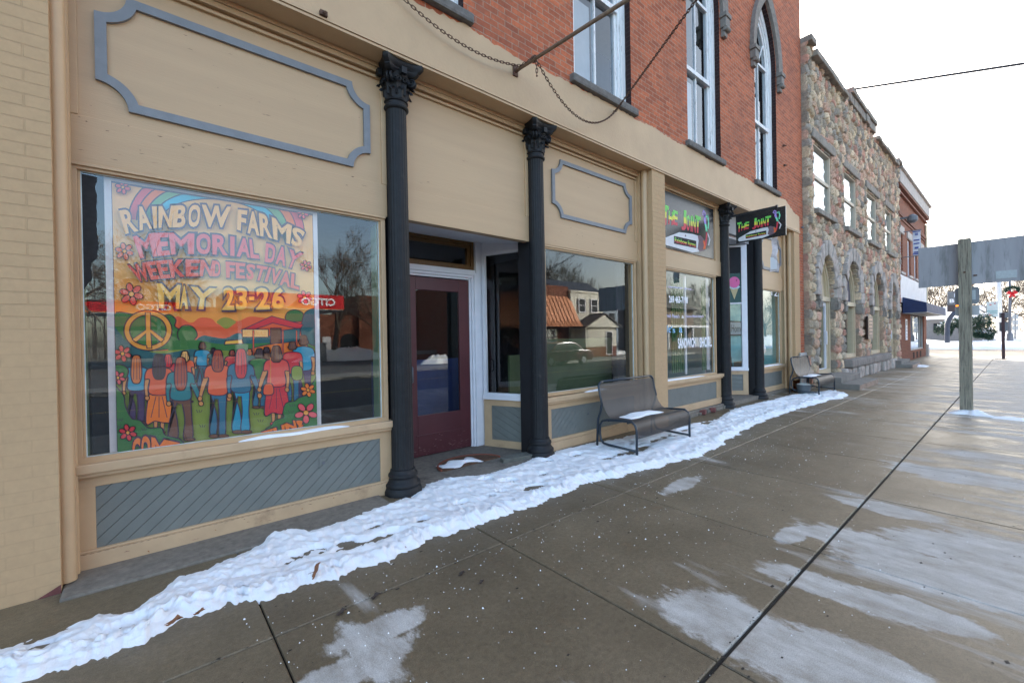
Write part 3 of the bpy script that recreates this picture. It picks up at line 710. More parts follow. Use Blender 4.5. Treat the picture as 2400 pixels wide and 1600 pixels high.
for k in range(60): sliver(dc, rc.uniform(2.55,3.42), abs(rc.gauss(0,.10))+.03, rc.uniform(.01,.05), rc.uniform(.001,.004), y, rc.gauss(0,.2))
dc.build('scuff', mat('pale_scuff', (.30,.20,.18), .8, .3, 30), dr)
# --- rooms behind the glass
def room(x0, x1, y0, y1, z0, z1, mats):
    """inside faces: back, left, right, floor, ceiling"""
    b = MB()
    b.poly([(x0,y1,z0),(x1,y1,z0),(x1,y1,z1),(x0,y1,z1)], 0); b.poly([(x0,y0,z0),(x0,y1,z0),(x0,y1,z1),(x0,y0,z1)], 1); b.poly([(x1,y0,z0),(x1,y1,z0),(x1,y1,z1),(x1,y0,z1)], 2)
    b.poly([(x0,y0,z0),(x1,y0,z0),(x1,y1,z0),(x0,y1,z0)], 3); b.poly([(x0,y0,z1),(x1,y0,z1),(x1,y1,z1),(x0,y1,z1)], 4)
    return b.build('shop_interior', mats, bld)
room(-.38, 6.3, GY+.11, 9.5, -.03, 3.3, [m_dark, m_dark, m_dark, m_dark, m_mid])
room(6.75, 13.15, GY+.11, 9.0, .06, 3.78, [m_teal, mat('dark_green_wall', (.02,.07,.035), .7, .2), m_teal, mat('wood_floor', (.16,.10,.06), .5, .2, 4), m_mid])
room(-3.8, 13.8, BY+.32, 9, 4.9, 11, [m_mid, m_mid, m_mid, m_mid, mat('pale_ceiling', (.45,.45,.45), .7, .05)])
MB().box(4.16, 6.2, 4.62, 4.66, .1, 1.52).build('green_dado', m_green, bld)
MB().box(2.3, 3.75, 5.6, 5.64, .1, 1.25).build('blue_dado', m_blue, bld)
MB().box(3.86, 4.14, 4.6, 4.64, .1, 1.3).build('olive_panel', m_green, bld)
p = MB(); p.box(-.30,-.12,4.26,4.30,.7,2.72); p.build('curtain', mat('black_curtain', (.012,.013,.015), .8, .3, stretch=(20,1,1)), bld)
MB().box(-.335, -.312, GY+.062, 4.26, .74, 2.7).box(1.775, 1.8, GY+.062, 4.3, .74, 2.7).box(-.335,1.8,GY+.062,4.26,.71,.742).build('window_reveal', mat('green_reveal', (.10,.16,.09), .6, .1), bld)
fm = []; r9 = random.Random(2)
for i in range(25): fm.append((-.245+r9.uniform(-.006,.006)-(.03 if i > 19 else 0), 2.70-.03*i))
MB().poly([(-.322,GY+.026,2.705)]+[(x,GY+.026,z) for x, z in fm]+[(-.29,GY+.026,1.97),(-.322,GY+.026,1.90)]).build('torn_film', mat('torn_black_film', (.012,.013,.015), .75, .4, 30), bld)
MB().box(5.93, 6.12, 4.3, 4.36, .7, 2.74).build('curtain', MATS['black_curtain'], bld)
gc = MB(); 
for i in range(12): gc.box(7.9+i*.04, 7.935+i*.04, 4.42+.02*(i%2), 4.45+.02*(i%2), .8, 2.7)
for i in range(5): gc.box(8.92+i*.03, 8.945+i*.03, 4.30+.02*(i%2), 4.33+.02*(i%2), .8, 2.7)
gc.build('green_curtain', m_gcurt, bld)
MB().box(8.05, 8.075, 4.22, 4.25, .78, 2.7).build('window_mullion', m_white, bld)

# --- upper windows
for (a, b) in WX:
    f = MB(); y0, y1 = BY+.10, BY+.225
    A = arch(a, b, SPR, APEX, 14); ctr = ((a+b)/2, SPR-.2)
    ins = lambda P, k: [((x-ctr[0])*(1-k*2/(b-a))+ctr[0], (z-SPR)*(1-k*2/(b-a))+SPR) for x, z in P]
    for k0, k1, ya in ((0,.11,y0),(.11,.15,y0+.03),(.15,.20,y0+.06)):
        O_, I_ = ins(A, k0), ins(A, k1)
        O_ = [(O_[0][0],SZ)]+O_+[(O_[-1][0],SZ)]; I_ = [(I_[0][0],SZ)]+I_+[(I_[-1][0],SZ)]
        for i in range(len(O_)-1):
            f.poly([(O_[i][0],ya,O_[i][1]),(O_[i+1][0],ya,O_[i+1][1]),(I_[i+1][0],ya,I_[i+1][1]),(I_[i][0],ya,I_[i][1])])
            f.poly([(I_[i][0],ya,I_[i][1]),(I_[i+1][0],ya,I_[i+1][1]),(I_[i+1][0],y1,I_[i+1][1]),(I_[i][0],y1,I_[i][1])])
    xa, xb = a+.2, b-.2
    mz = SZ+1.52
    f.box(xa-.05, xb+.05, y0+.02, y1, mz-.05, mz+.03)
    f.box((xa+xb)/2-.025, (xa+xb)/2+.01, y0+.06, y1-.01, SZ+.06, SPR+.1); f.box(xa-.03, xb+.03, y0+.05, y1, SZ, SZ+.06); f.box(xa-.02, xb+.02, y0+.05, y1, SPR-.03, SPR+.03)
    f.tube([((a+b)/2,y0+.07,SPR),(a+.35,y0+.07,SPR+.55)], .02, 6); f.tube([((a+b)/2,y0+.07,SPR),(b-.35,y0+.07,SPR+.55)], .02, 6)
    o = f.build('arched_window', m_peel, bld)
    I_ = ins(A, .20); P = [(I_[0][0],SZ+.03)]+I_+[(I_[-1][0],SZ+.03)]
    MB().poly([(x,y0+.085,z) for x, z in P]).build('glass_pane', m_glass_up, o)
    MB().box(a+.22, a+.62, y0+.13, y0+.135, SZ+.02, SZ+1.35).build('window_blind', mat('pale_blind', (.62,.6,.56), .7, .06), o)
    s_ = MB().box(a-.09, b+.10, BY-.075, BY+.2, SZ-.115, SZ-.0); s_.build('stone_sill', m_stone_sill, o, bevel=.03)
    h = MB(); P = arch(a-.04, b+.04, SPR-.05, APEX+.02, 14); Q = arch(a-.24, b+.24, SPR-.05, APEX+.32, 14)
    for i in range(len(P)-1):
        h.poly([(P[i][0],BY-.07,P[i][1]),(P[i+1][0],BY-.07,P[i+1][1]),(Q[i+1][0],BY-.09,Q[i+1][1]),(Q[i][0],BY-.09,Q[i][1])])
        h.poly([(Q[i][0],BY-.09,Q[i][1]),(Q[i+1][0],BY-.09,Q[i+1][1]),(Q[i+1][0],BY,Q[i+1][1]),(Q[i][0],BY,Q[i][1])])
        h.poly([(P[i][0],BY-.07,P[i][1]),(P[i+1][0],BY-.07,P[i+1][1]),(P[i+1][0],BY+.02,P[i+1][1]),(P[i][0],BY+.02,P[i][1])])
    for x in (a-.14, b+.14):
        h.box(x-.13, x+.13, BY-.14, BY, SPR-.14, SPR-.05); h.box(x-.10, x+.10, BY-.12, BY, SPR-.33, SPR-.1401); h.box(x-.07, x+.07, BY-.08, BY, SPR-.5, SPR-.3301); h.tube([(x-.09,BY-.1,SPR-.36),(x+.09,BY-.1,SPR-.36)], .05, 10)
    h.build('hood_mould', m_hood, o, bevel=.012)

# small fixings on the front
fx = MB()
for px, py in ((757,35),(1838,388),(1836,342)):
    x, z = on_wall(px, py, BY-.02); fx.box(x-.03,x+.03,BY-.05,BY-.013,z-.02,z+.02); fx.tube([(x,BY-.05,z),(x,BY-.09,z-.02)], .012, 6)
fx.build('wall_bracket', m_rust, bld)
x, z = on_wall(1877, 536, BY); MB().lathe([(0,z),(.035,z+.01),(.035,z+.05),(0,z+.06)], x, BY-.04, 10).build('junction_cap', m_steel, bld)

# --- lettering on the panes of the sandwich shop
YT = GY+.026
def pane_text(mb, body, pa, pb, h0, h1, off=.01, mi=0):
    """word between two spots of the glass; h0, h1: top edges left and right are given by pa, pb; bottoms by h0, h1"""
    a, b = on_wall(*pa, YT), on_wall(*pb, YT); c, d = on_wall(*h0, YT), on_wall(*h1, YT)
    def fn(u, v):
        t = Vector(a).lerp(Vector(b), u); l = Vector(c).lerp(Vector(d), u); q = l.lerp(t, v); return (q.x, YT, q.y)
    put_text(mb, body, fn, mi, off)
Q = lambda x, y: (1555+x/5.6, 620+y/5.6)
t = MB()
pane_text(t, "It's a sandwich shop...", Q(-60,255), Q(400,310), Q(-60,300), Q(400,345), .015, 1)
pane_text(t, "269 463-7198", Q(70,405), Q(320,422), Q(75,500), Q(320,512), .035)
pane_text(t, "Fresh Pasta's", Q(20,640), Q(210,655), Q(20,690), Q(210,702), .02, 1)
pane_text(t, "&", Q(238,665), Q(268,665), Q(238,705), Q(268,705), .01)
pane_text(t, "Home Made Soup's", Q(295,660), Q(525,655), Q(295,705), Q(525,705), .02, 1)
pane_text(t, "It's", Q(40,795), Q(155,820), Q(40,890), Q(155,895), .01, 2); pane_text(t, "a", Q(205,825), Q(248,825), Q(205,890), Q(248,892), .01, 2)
pane_text(t, "SANDWICH", Q(188,962), Q(420,958), Q(195,1105), Q(420,1080), .04)
pane_text(t, "SHOP...", Q(472,955), Q(635,945), Q(475,1088), Q(635,1078), .04)
t.build('window_lettering', [m_text, mat('lilac_vinyl', (.62,.6,.8), .5, .03), mat('blue_vinyl', (.25,.55,.85), .5, .15)], bld)
t = MB(); pane_text(t, "1231", (1808,676), (1836,682), (1808,692), (1836,698), .01); t.build('house_number', m_text, bld)

# --- ice-cream decal on the sidelight of the shop
o, P0, u, n, L = S2
def on_side(a, z, d=.012): 
    q = P0+u*a-n*0+n*d; return (q.x, q.y, z)
MB().poly([on_side(.05,2.315,.006),on_side(L-.13,2.315,.006),on_side(L-.13,3.02,.006),on_side(.05,3.02,.006)]).build('backing_card', mat('dark_green_card', (.012,.07,.06), .5, .1), bld)
MB().poly([on_side(.05,3.021,.006),on_side(L-.13,3.021,.006),on_side(L-.13,3.65,.006),on_side(.05,3.65,.006)]).build('added_dark_sheet', m_dark, bld)  # dark sheet added to make the upper pane read black
ic = MB(); cx, cz = L*.5-.04, 2.66
ic.poly([on_side(cx-.10,cz+.02),on_side(cx+.10,cz+.02),on_side(cx,cz-.27)], 0)
ic.poly([on_side(cx+.13*math.cos(q)*(1+.08*math.cos(q*7)), cz+.035+.05*math.sin(q)*(1+.1*math.cos(q*7)), .014) for q in [2*math.pi*i/40 for i in range(40)]], 1)
ic.poly([on_side(cx+.125*math.cos(q), cz+.15+.13*math.sin(q)-(.02 if q > math.pi and int(q*6)%2 else 0), .016) for q in [2*math.pi*i/40 for i in range(40)]], 2)
ic.poly([on_side(cx+.05+.012*math.cos(q), cz+.19+.03*math.sin(q), .018) for q in [2*math.pi*i/10 for i in range(10)]], 3)
ic.build('ice_cream_decal', [mat('cone_tan', (.50,.42,.22), .5, .05), mat('vanilla_blue', (.50,.62,.68), .5, .05), mat('candy_pink', (.75,.12,.34), .5, .05), mat('deep_pink', (.45,.04,.16), .5, .05)], bld)
# things inside the shop
m_grey_sign = mat('grey_plaque', (.32,.40,.45), .6, .05)
hs = thing('framed_sign', 'grey framed sign with handwritten word on the turquoise wall inside the shop', 'sign', (11.9, 4.84, 1.7))
MB().box(11.48,12.5,4.83,4.858,1.55,1.87).build('sign_face', m_grey_sign, hs)
f = MB(); frame_rect(f, 11.44, 12.54, 1.52, 1.9, .03, 4.815, 4.859); f.build('frame', m_ironbox, hs)
t = MB(); wall_text(t, 'Home S', 11.56, 12.44, 1.61, 1.81, 4.826, 0, -.005); t.build('lettering', m_ironbox, hs)
MB().box(11.12, 13.1, 4.86, 4.9, .1, 3.3).build('partition', m_teal, bld)
ch = thing('cafe_chair', 'dark chair standing by the turquoise wall inside the shop', 'chair', (11.3, 4.62, .1))
MB().box(11.14,11.46,4.46,4.78,.52,.56).build('seat', m_ironbox, ch, bevel=.01)
for a_ in (11.16, 11.44):
    for b_ in (4.48, 4.76): MB().tube([(a_,b_,.1),(a_,b_,.53)], .014, 8).build('leg', m_ironbox, ch)
b_ = MB(); b_.tube([(11.16,4.76,.55),(11.16,4.80,.96),(11.22,4.82,1.02),(11.38,4.82,1.02),(11.44,4.80,.96),(11.44,4.76,.55)], .014, 8)
for i in range(3): b_.tube([(11.22+i*.08,4.77,.56),(11.22+i*.08,4.82,1.01)], .008, 6)
b_.build('backrest', m_ironbox, ch, smooth=True)
bx = thing('cardboard_box', 'brown cardboard box inside the shop beneath the framed sign', 'box', (11.8, 4.6, .1))
mbb = MB(); mbb.box(11.56,12.2,4.42,4.78,.1,.84); mbb.build('carton', mat('cardboard', (.30,.19,.11), .8, .1), bx, bevel=.005)
f = MB(); f.obox((11.88,4.40,.87), ((1,0,0),(0,.8,.6),(0,-.6,.8)), (.3,.09,.003)); f.build('flap', MATS['cardboard'], bx)
sn = thing('snowman_figure', 'small white and red figure standing in the right-hand shop window', 'ornament', (12.1, 4.4, .8))
MB().lathe([(.02,.8),(.13,.82),(.15,.9),(.12,1.0)], 12.1, 4.4, 20).build('red_base', mat('red_felt', (.42,.03,.03), .8, .1), sn, smooth=True)
MB().lathe([(.10,1.0),(.17,1.08),(.19,1.17),(.16,1.27),(.08,1.34),(.01,1.36)], 12.1, 4.4, 20).build('white_body', mat('white_felt', (.7,.68,.65), .8, .05), sn, smooth=True)

# ================================================================ the poster
def poster():
    root = thing('festival_poster', 'large orange psychedelic festival poster hung inside the left shop window', 'poster', (.75, 4.19, .62))
    PY = 4.19
    Qn = lambda px, py: on_wall(px, py, PY)
    A3 = lambda x, y: Qn(200+x/4.0207, 400+y/4.0207)
    A4 = lambda x, y: Qn(200+x/4.055, 700+y/4.055)
    names = [('paper',(.66,.60,.60)),('ink',(.055,.022,.05)),('cream',(.82,.41,.125)),('gold',(.78,.29,.035)),('orange',(.78,.16,.015)),('coral',(.70,.09,.025)),('red',(.58,.02,.03)),('pink',(.70,.08,.09)),('rose',(.68,.06,.045)),
        ('lgreen',(.21,.25,.03)),('green',(.035,.15,.03)),('teal',(.015,.10,.11)),('teal2',(.02,.17,.18)),('blue',(.012,.24,.36)),('denim',(.02,.12,.19)),('purple',(.06,.028,.085)),('brown',(.15,.05,.025)),('dark',(.045,.018,.018)),('ginger',(.62,.15,.03)),('auburn',(.36,.055,.025)),('skin',(.58,.21,.06)),('sky',(.05,.42,.55)),('sage',(.18,.36,.16)),('yellow',(.82,.42,.07))]
    mats = [mat('print_'+k, c, .75, .05, 14, .0006, 200) for k, c in names]; ix = {k: i for i, (k, c) in enumerate(names)}
    mb = MB(); lay = [0]
    XA, XB = Qn(243,412)[0], Qn(753,994)[0]; ZT, ZB = 2.725, .70; cxa = [XA+.038, XB-.038, ZT-.02]
    def P(pts, c, dz=1):
        lay[0] += dz; y = PY-.00005*lay[0]
        mb.poly([(min(max(x, cxa[0]), cxa[1]), y, min(max(z, ZB), cxa[2])) for x, z in pts], ix[c])
    def stroke(pts, w_=.0075, c='ink', closed=True, up=True):
        if up: lay[0] += 1
        y = PY-.00005*lay[0]; k = len(pts)
        for i in range(k if closed else k-1):
            p, q = Vector(pts[i]), Vector(pts[(i+1) % k]); d = q-p
            if d.length < 1e-5: continue
            nn = Vector((-d.y, d.x)).normalized()*w_/2; e = d.normalized()*w_*.35
            cl = lambda v: (min(max(v.x, cxa[0]), cxa[1]), y, min(max(v.y, ZB), cxa[2]))
            mb.poly([cl(p-nn-e), cl(q-nn+e), cl(q+nn+e), cl(p+nn-e)], ix['ink'] if c == 'ink' else ix[c])
    def smooth(pts, n=5, closed=True):
        out = []; k = len(pts)
        for i in range(k if closed else k-1):
            p0, p1, p2, p3 = (Vector(pts[(i+j-1) % k]) if closed else Vector(pts[min(max(i+j-1, 0), k-1)]) for j in range(4))
            for s in range(n):
                t = s/n; out.append(tuple(.5*((2*p1)+(p2-p0)*t+(2*p0-5*p1+4*p2-p3)*t*t+(3*p1-p0-3*p2+p3)*t**3)))
        if not closed: out.append(tuple(pts[-1]))
        return out
    def S(pts, c, f=A4, sm=True, w_=.0075, ol=True):
        q = smooth([f(*p) for p in pts]) if sm else [f(*p) for p in pts]
        P(q, c)
        if ol: stroke(q, w_)
    ell = lambda cx, cy, rx, ry, n=36, a0=0, a1=2*math.pi: [(cx+rx*math.cos(a0+(a1-a0)*i/n), cy+ry*math.sin(a0+(a1-a0)*i/n)) for i in range(n if a1-a0 > 6.28 else n+1)]
    # paper, ink border, sky
    mb.box(XA, XB, PY, PY+.002, ZB, ZT, ix['paper'])
    bw = .042; P([(XA+bw-.012,ZB),(XB-bw+.012,ZB),(XB-bw+.012,ZT-.022),(XA+bw-.012,ZT-.022)], 'ink')
    xa, xb = XA+bw, XB-bw; cxa[:] = [xa, xb, ZT-.035]
    P([(xa,ZB),(xb,ZB),(xb,ZT-.035),(xa,ZT-.035)], 'cream')
    zs = [A4(1200,-330)[1]-.02*i for i in range(1)]
    for k, (a_, c) in enumerate(((1.93,'gold'),(1.62,'orange'))):
        q = [(xa, a_+.05*math.sin(3))]; q = [(xa,ZB)]+[(xa+(xb-xa)*i/40, a_+.11*math.sin(i*.16+.3)+.02*math.sin(i*.9+k)) for i in range(41)]+[(xb,ZB)]; P(q, c)
    # rainbow
    def bow(k):
        rx, ry = 520+77*k, 250+77*k
        return [A3(1235+rx*math.cos(t), 520-ry*math.sin(t)+.075*rx*math.cos(t)) for t in [math.pi*(i/60) for i in range(61)]]
    for k, c in ((4,'pink'),(3,'orange'),(2,'sage'),(1,'sky'),(0,'cream')):
        P(bow(k), c); stroke(bow(k), .008, closed=False)
    # clouds, hills, trees
    S([(860,170),(1000,230),(1090,180),(1200,190),(1260,240),(1360,200),(1460,210),(1560,170),(1700,180),(1900,200),(2200,150),(2230,420),(860,420)], 'coral', sm=True, ol=False)
    S([(1250,215),(1330,175),(1430,215),(1400,250),(1340,285),(1280,250)], 'lgreen', ol=False)
    S([(1050,400),(1120,350),(1200,360),(1330,375),(1450,325),(1560,360),(1700,340),(1900,380),(2230,340),(2230,520),(1050,520)], 'teal', ol=False)
    S([(270,150),(470,150),(700,170),(800,150),(860,200),(850,260),(900,300),(880,350),(900,400),(840,470),(270,480)], 'green')
    S([(885,300),(930,255),(1000,255),(1050,300),(1060,360),(1000,400),(900,395),(875,340)], 'green')
    S([(900,390),(1060,390),(1300,430),(1700,420),(2230,410),(2230,560),(900,520)], 'green', ol=False)
    S([(1900,190),(1920,130),(1990,105),(2060,130),(2085,195),(2060,215),(1950,215)], 'green'); S([(2060,210),(2090,130),(2170,90),(2230,110),(2230,420),(2110,420),(2050,330)], 'teal')
    S([(262,470),(600,500),(1000,480),(1500,500),(2230,470),(2230,1560),(262,1560)], 'lgreen', sm=False, ol=False)
    S([(262,300),(330,330),(420,420),(700,520),(1050,480),(1100,620),(1100,760),(262,800)], 'teal', ol=False)
    # stage
    S([(1590,470),(2070,400),(2050,560),(1600,560)], 'orange'); S([(1480,300),(1770,165),(2070,245),(2040,290),(1780,230),(1500,330)], 'red', sm=False)
    S([(1490,290),(1740,290),(1740,365),(1490,365)], 'cream', sm=False); S([(1760,280),(1860,280),(1860,420),(1760,430)], 'brown', sm=False); S([(1870,300),(2040,280),(2030,400),(1870,420)], 'teal', sm=False)
    for x in (1590, 1870, 2000): S([(x,300),(x+14,300),(x+14,600),(x,600)], 'coral', sm=False, w_=.004)
    S([(1330,400),(1490,385),(1500,425),(1320,435)], 'yellow', sm=False)
    # peace sign
    cx, cy, rx, ry = 595, 300, 228, 190
    P([A4(*p) for p in ell(cx,cy,rx,ry,48)], 'gold'); stroke([A4(*p) for p in ell(cx,cy,rx,ry,48)])
    P([A4(*p) for p in ell(cx,cy,rx*.76,ry*.76,48)], 'green'); stroke([A4(*p) for p in ell(cx,cy,rx*.76,ry*.76,48)])
    S([(570,130),(618,130),(622,300),(632,470),(585,470),(575,300)], 'gold', sm=False, w_=.006); S([(580,290),(612,300),(480,415),(445,385)], 'gold', sm=False, w_=.006); S([(590,300),(625,290),(750,385),(720,415)], 'gold', sm=False, w_=.006)
    S([(574,150),(616,150),(616,440),(580,440)], 'gold', sm=False, ol=False)
    # people seen from behind
    def fig(x, top, h, wd, hair, hl, shirt, lower, kind, lc=None, arms=(0,0), step=0):
        """x centre, top of head, body height, shoulder width (poster pixels)"""
        wd *= 1.32; hh = h*.15; sh = top+hh*1.15; hip = top+h*.50; knee = top+h*.74; ft = top+h
        if kind == 'skirt':
            for s in (-1, 1): S([(x+s*wd*.05,ft-h*.2),(x+s*wd*.22,ft-h*.2),(x+s*wd*.18,ft-h*.02),(x+s*wd*.06,ft-h*.02)], 'skin', sm=False, w_=.005); S(ell(x+s*wd*.12-4, ft-h*.01, wd*.13, h*.018, 12), 'red', w_=.005)
            S([(x-wd*.30,hip-h*.06),(x+wd*.30,hip-h*.06),(x+wd*.55,ft-h*.17),(x+wd*.2,ft-h*.13),(x-wd*.15,ft-h*.15),(x-wd*.5,ft-h*.13)], lower)
            for q in (-.2, 0, .2): stroke([A4(x+wd*q*.6,hip+h*.04), A4(x+wd*q*1.5,ft-h*.2)], .0045, closed=False)
        else:
            fl = .17 if kind == 'flare' else .12
            for s in (-1, 1):
                o = s*wd*.20+step*s*.5
                S([(x+s*wd*.02,hip-h*.05),(x+s*wd*.33,hip-h*.05),(x+o+wd*(.14),knee),(x+o+wd*fl,ft-h*.03),(x+o-wd*fl,ft-h*.03),(x+o-wd*.12,knee)], lower, sm=True)
                S(ell(x+o+wd*.05, ft-h*.012, wd*.22, h*.022, 14), 'brown', w_=.005)
            P([A4(x-wd*.28,hip-h*.06),A4(x+wd*.28,hip-h*.06),A4(x+wd*.1,hip+h*.06),A4(x-wd*.1,hip+h*.06)], lower)
        for s, a_ in ((-1, arms[0]), (1, arms[1])):
            q = [(x+s*wd*.42,sh+h*.03),(x+s*wd*.52,sh+h*.10),(x+s*(wd*.56+a_*.5),hip-h*.08),(x+s*(wd*.5+a_),hip+h*.05),(x+s*(wd*.40+a_),hip+h*.05),(x+s*(wd*.42+a_*.3),hip-h*.08),(x+s*wd*.34,sh+h*.12)]
            S(q, lc or 'skin', w_=.006)
            S(ell(x+s*(wd*.45+a_), hip+h*.055, wd*.09, h*.03, 12), 'skin', w_=.005)
        S([(x-wd*.14,sh-h*.01),(x+wd*.14,sh-h*.01),(x+wd*.46,sh+h*.025),(x+wd*.54,sh+h*.14),(x+wd*.36,sh+h*.15),(x+wd*.36,hip),(x-wd*.36,hip),(x-wd*.36,sh+h*.15),(x-wd*.54,sh+h*.14),(x-wd*.46,sh+h*.025)], shirt)
        S([(x-wd*.2,top+hh*.45),(x-wd*.12,top),(x+wd*.12,top),(x+wd*.2,top+hh*.45),(x+wd*.24,top+hh*hl*.7),(x+wd*.16,top+hh*hl),(x,top+hh*hl*1.06),(x-wd*.16,top+hh*hl),(x-wd*.24,top+hh*hl*.7)], hair)
        for q in (-.1, .02, .12): stroke([A4(x+wd*q,top+hh*.25), A4(x+wd*q*1.2,top+hh*hl*.9)], .0035, closed=False)
    fig(1112,415,430,110,'brown',.95,'blue','denim','jean'); fig(1215,470,300,80,'dark',.9,'teal','denim','jean'); fig(1395,490,330,100,'auburn',.95,'red','denim','jean'); fig(1560,480,330,90,'ginger',1.1,'teal','purple','jean'); fig(1720,460,330,100,'dark',.95,'brown','denim','jean')
    fig(945,500,480,130,'cream',1.3,'coral','denim','jean'); fig(2070,350,640,150,'brown',.9,'blue','purple','jean'); fig(1965,410,580,135,'brown',.8,'red','denim','jean'); fig(1650,475,560,135,'dark',1.0,'green','denim','jean', lc='denim')
    S([(1965,650),(2050,650),(2055,760),(1965,760)], 'lgreen')
    fig(785,530,480,130,'red',1.6,'red','denim','jean')
    fig(485,540,640,165,'ginger',2.6,'blue','purple','jean', arms=(20,0)); fig(700,530,740,190,'dark',2.0,'coral','orange','skirt'); fig(905,560,780,190,'auburn',2.5,'teal2','brown','flare', arms=(0,80), lc='teal2', step=40)
    fig(1255,490,820,180,'auburn',1.55,'coral','denim','jean', arms=(60,0), step=-10); fig(1475,480,790,180,'red',2.2,'denim','blue','flare', arms=(0,70), lc='denim', step=-12); fig(1810,450,740,170,'brown',1.3,'rose','red','skirt', arms=(60,0))
    stroke([A4(1755,560), A4(1755,810)], .007, 'ginger', closed=False); S([(1700,815),(1770,810),(1780,900),(1690,905)], 'coral')
    # bushes, grass, flowers
    S([(262,640),(360,630),(410,680),(380,760),(300,800),(262,800)], 'green'); S([(262,880),(330,870),(370,930),(380,1010),(440,1130),(520,1150),(600,1220),(720,1220),(760,1290),(900,1330),(960,1420),(960,1540),(262,1540)], 'green')
    S([(2230,790),(2150,800),(2120,900),(2020,940),(1980,970),(1900,990),(1870,1080),(1880,1120),(1800,1150),(1760,1200),(1700,1260),(1690,1540),(2230,1540)], 'green')
    for x, y in ((1080,1075),(1110,1215),(1620,1100),(1660,1165),(560,1245),(330,1155),(310,1220),(1950,1080),(2160,990),(1960,1020)):
        for d in (-14, 0, 14): stroke([A4(x+d,y), A4(x+d*1.9,y-22)], .004, closed=False, up=False)
    def flower(f, cx, cy, r, c, n=6, ctr='gold', ry=None):
        ry = ry or r*.92
        for i in range(n):
            a_ = 2*math.pi*i/n+.3; S([(cx+(r*.62)*math.cos(a_)+r*.40*math.cos(t)*math.cos(a_)-r*.27*math.sin(t)*math.sin(a_), cy+(ry*.62)*math.sin(a_)+ry*.40*math.cos(t)*math.sin(a_)+ry*.27*math.sin(t)*math.cos(a_)) for t in [2*math.pi*k/12 for k in range(12)]], c, f=f, w_=.0055)
        S(ell(cx,cy,r*.24,ry*.24,14), ctr, f=f, w_=.0055)
    for f, x, y, r, c in ((A3,355,165,72,'rose'),(A3,370,765,88,'coral'),(A3,435,1165,112,'rose'),(A3,2042,410,56,'pink'),(A3,2070,900,56,'rose'),(A3,2058,1195,70,'pink'),(A4,355,520,84,'red'),(A4,312,748,70,'pink'),(A4,405,1265,86,'red'),(A4,2108,865,70,'orange')): flower(f, x, y, r, c)
    flower(A4, 2088, 1078, 108, 'pink', 5)
    # lettering: every letter poured between a top and a bottom curve, flared at head and foot
    def line(body, top, bot, c, bold=.045, f=A3, ow=.055, mid=.16):
        txs = [p[0] for p in top]; tys = [p[1] for p in top]; bxs = [p[0] for p in bot]; bys = [p[1] for p in bot]
        W = {'I':.46,'M':1.3,'W':1.4,' ':.5,'-':.5,'1':.6,'J':.8,'L':.85,'E':.9,'F':.9,'S':.9}
        ws = [W.get(ch, 1.0) for ch in body]; tot = sum(ws); acc = 0
        lay[0] += 1; yo = PY-.00005*lay[0]; lay[0] += 1; yi = PY-.00005*lay[0]
        for ch, w_ in zip(body, ws):
            u0, u1 = acc/tot, (acc+w_)/tot; acc += w_
            if ch == ' ': continue
            v, fc = text_faces(ch, bold)
            ys = [p[1] for p in v]; xs_ = [p[0] for p in v]; b = (min(xs_), max(xs_), min(ys), max(ys))
            if ch == '-': b = (b[0]-.05, b[1]+.05, b[2]-.42, b[3]+.36)
            def fn(u, vv, y):
                if ch != '-': u = .5+(u-.5)*(1-mid+mid*2.0*abs(vv-.45)**1.3*2)*(.60 if ch == 'I' else .94)
                q = u0+(u1-u0)*u
                tx = np.interp(q, np.linspace(0,1,len(txs)), txs); ty = np.interp(q, np.linspace(0,1,len(txs)), tys)
                lx = np.interp(q, np.linspace(0,1,len(bxs)), bxs); ly = np.interp(q, np.linspace(0,1,len(bxs)), bys)
                X, Z = f(lx+(tx-lx)*vv, ly+(ty-ly)*vv)
                return (min(max(X, cxa[0]), cxa[1]), y, min(max(Z, ZB), cxa[2]))
            put_text(mb, ch, lambda u, vv: fn(u, vv, yo), ix['ink'], bold+ow, box=b)
            put_text(mb, ch, lambda u, vv: fn(u, vv, yi), ix[c], bold-.012, box=b)
    line('RAINBOW', [(315,385),(500,345),(740,340),(920,330),(1100,325),(1370,345)], [(375,610),(560,565),(720,548),(900,545),(1090,540),(1360,548)], 'cream')
    line('FARMS', [(1430,370),(1560,385),(1700,420),(1880,495),(2075,580)], [(1420,565),(1560,610),(1720,640),(1880,690),(2025,735)], 'cream')
    line('MEMORIAL', [(445,625),(640,590),(850,590),(1100,598),(1300,612),(1500,640),(1610,660)], [(515,835),(680,815),(860,795),(1100,795),(1300,803),(1500,825),(1640,840)], 'pink')
    line('DAY', [(1695,685),(1850,720),(2050,785)], [(1680,865),(1830,895),(1970,935)], 'pink')
    line('WEEKEND', [(395,895),(560,865),(720,845),(950,838),(1180,845),(1270,860)], [(490,1055),(620,1035),(760,1022),(950,1003),(1150,1002),(1280,1003)], 'rose')
    line('FESTIVAL', [(1315,858),(1500,875),(1700,905),(1850,945),(2015,990)], [(1320,1015),(1500,1025),(1650,1045),(1830,1080),(2010,1130)], 'rose')
    line('MAY', [(670,1060),(880,1075),(960,1090),(1240,1110)], [(690,1300),(870,1308),(950,1308),(1200,1312)], 'yellow')
    line('23-26', [(1290,1100),(1560,1105),(1880,1100)], [(1280,1318),(1560,1318),(1880,1306)], 'yellow')
    line('COME', [(440,1330),(560,1290),(720,1320),(900,1360)], [(440,1560),(560,1530),(720,1540),(900,1570)], 'orange', .06, f=A4)
    line('FUN!', [(1660,1260),(1820,1210),(1960,1150),(2060,1150)], [(1720,1370),(1840,1330),(1990,1245),(2070,1200)], 'orange', .06, f=A4)
    mb.build('printed_sheet', mats, root)
    return root
poster()
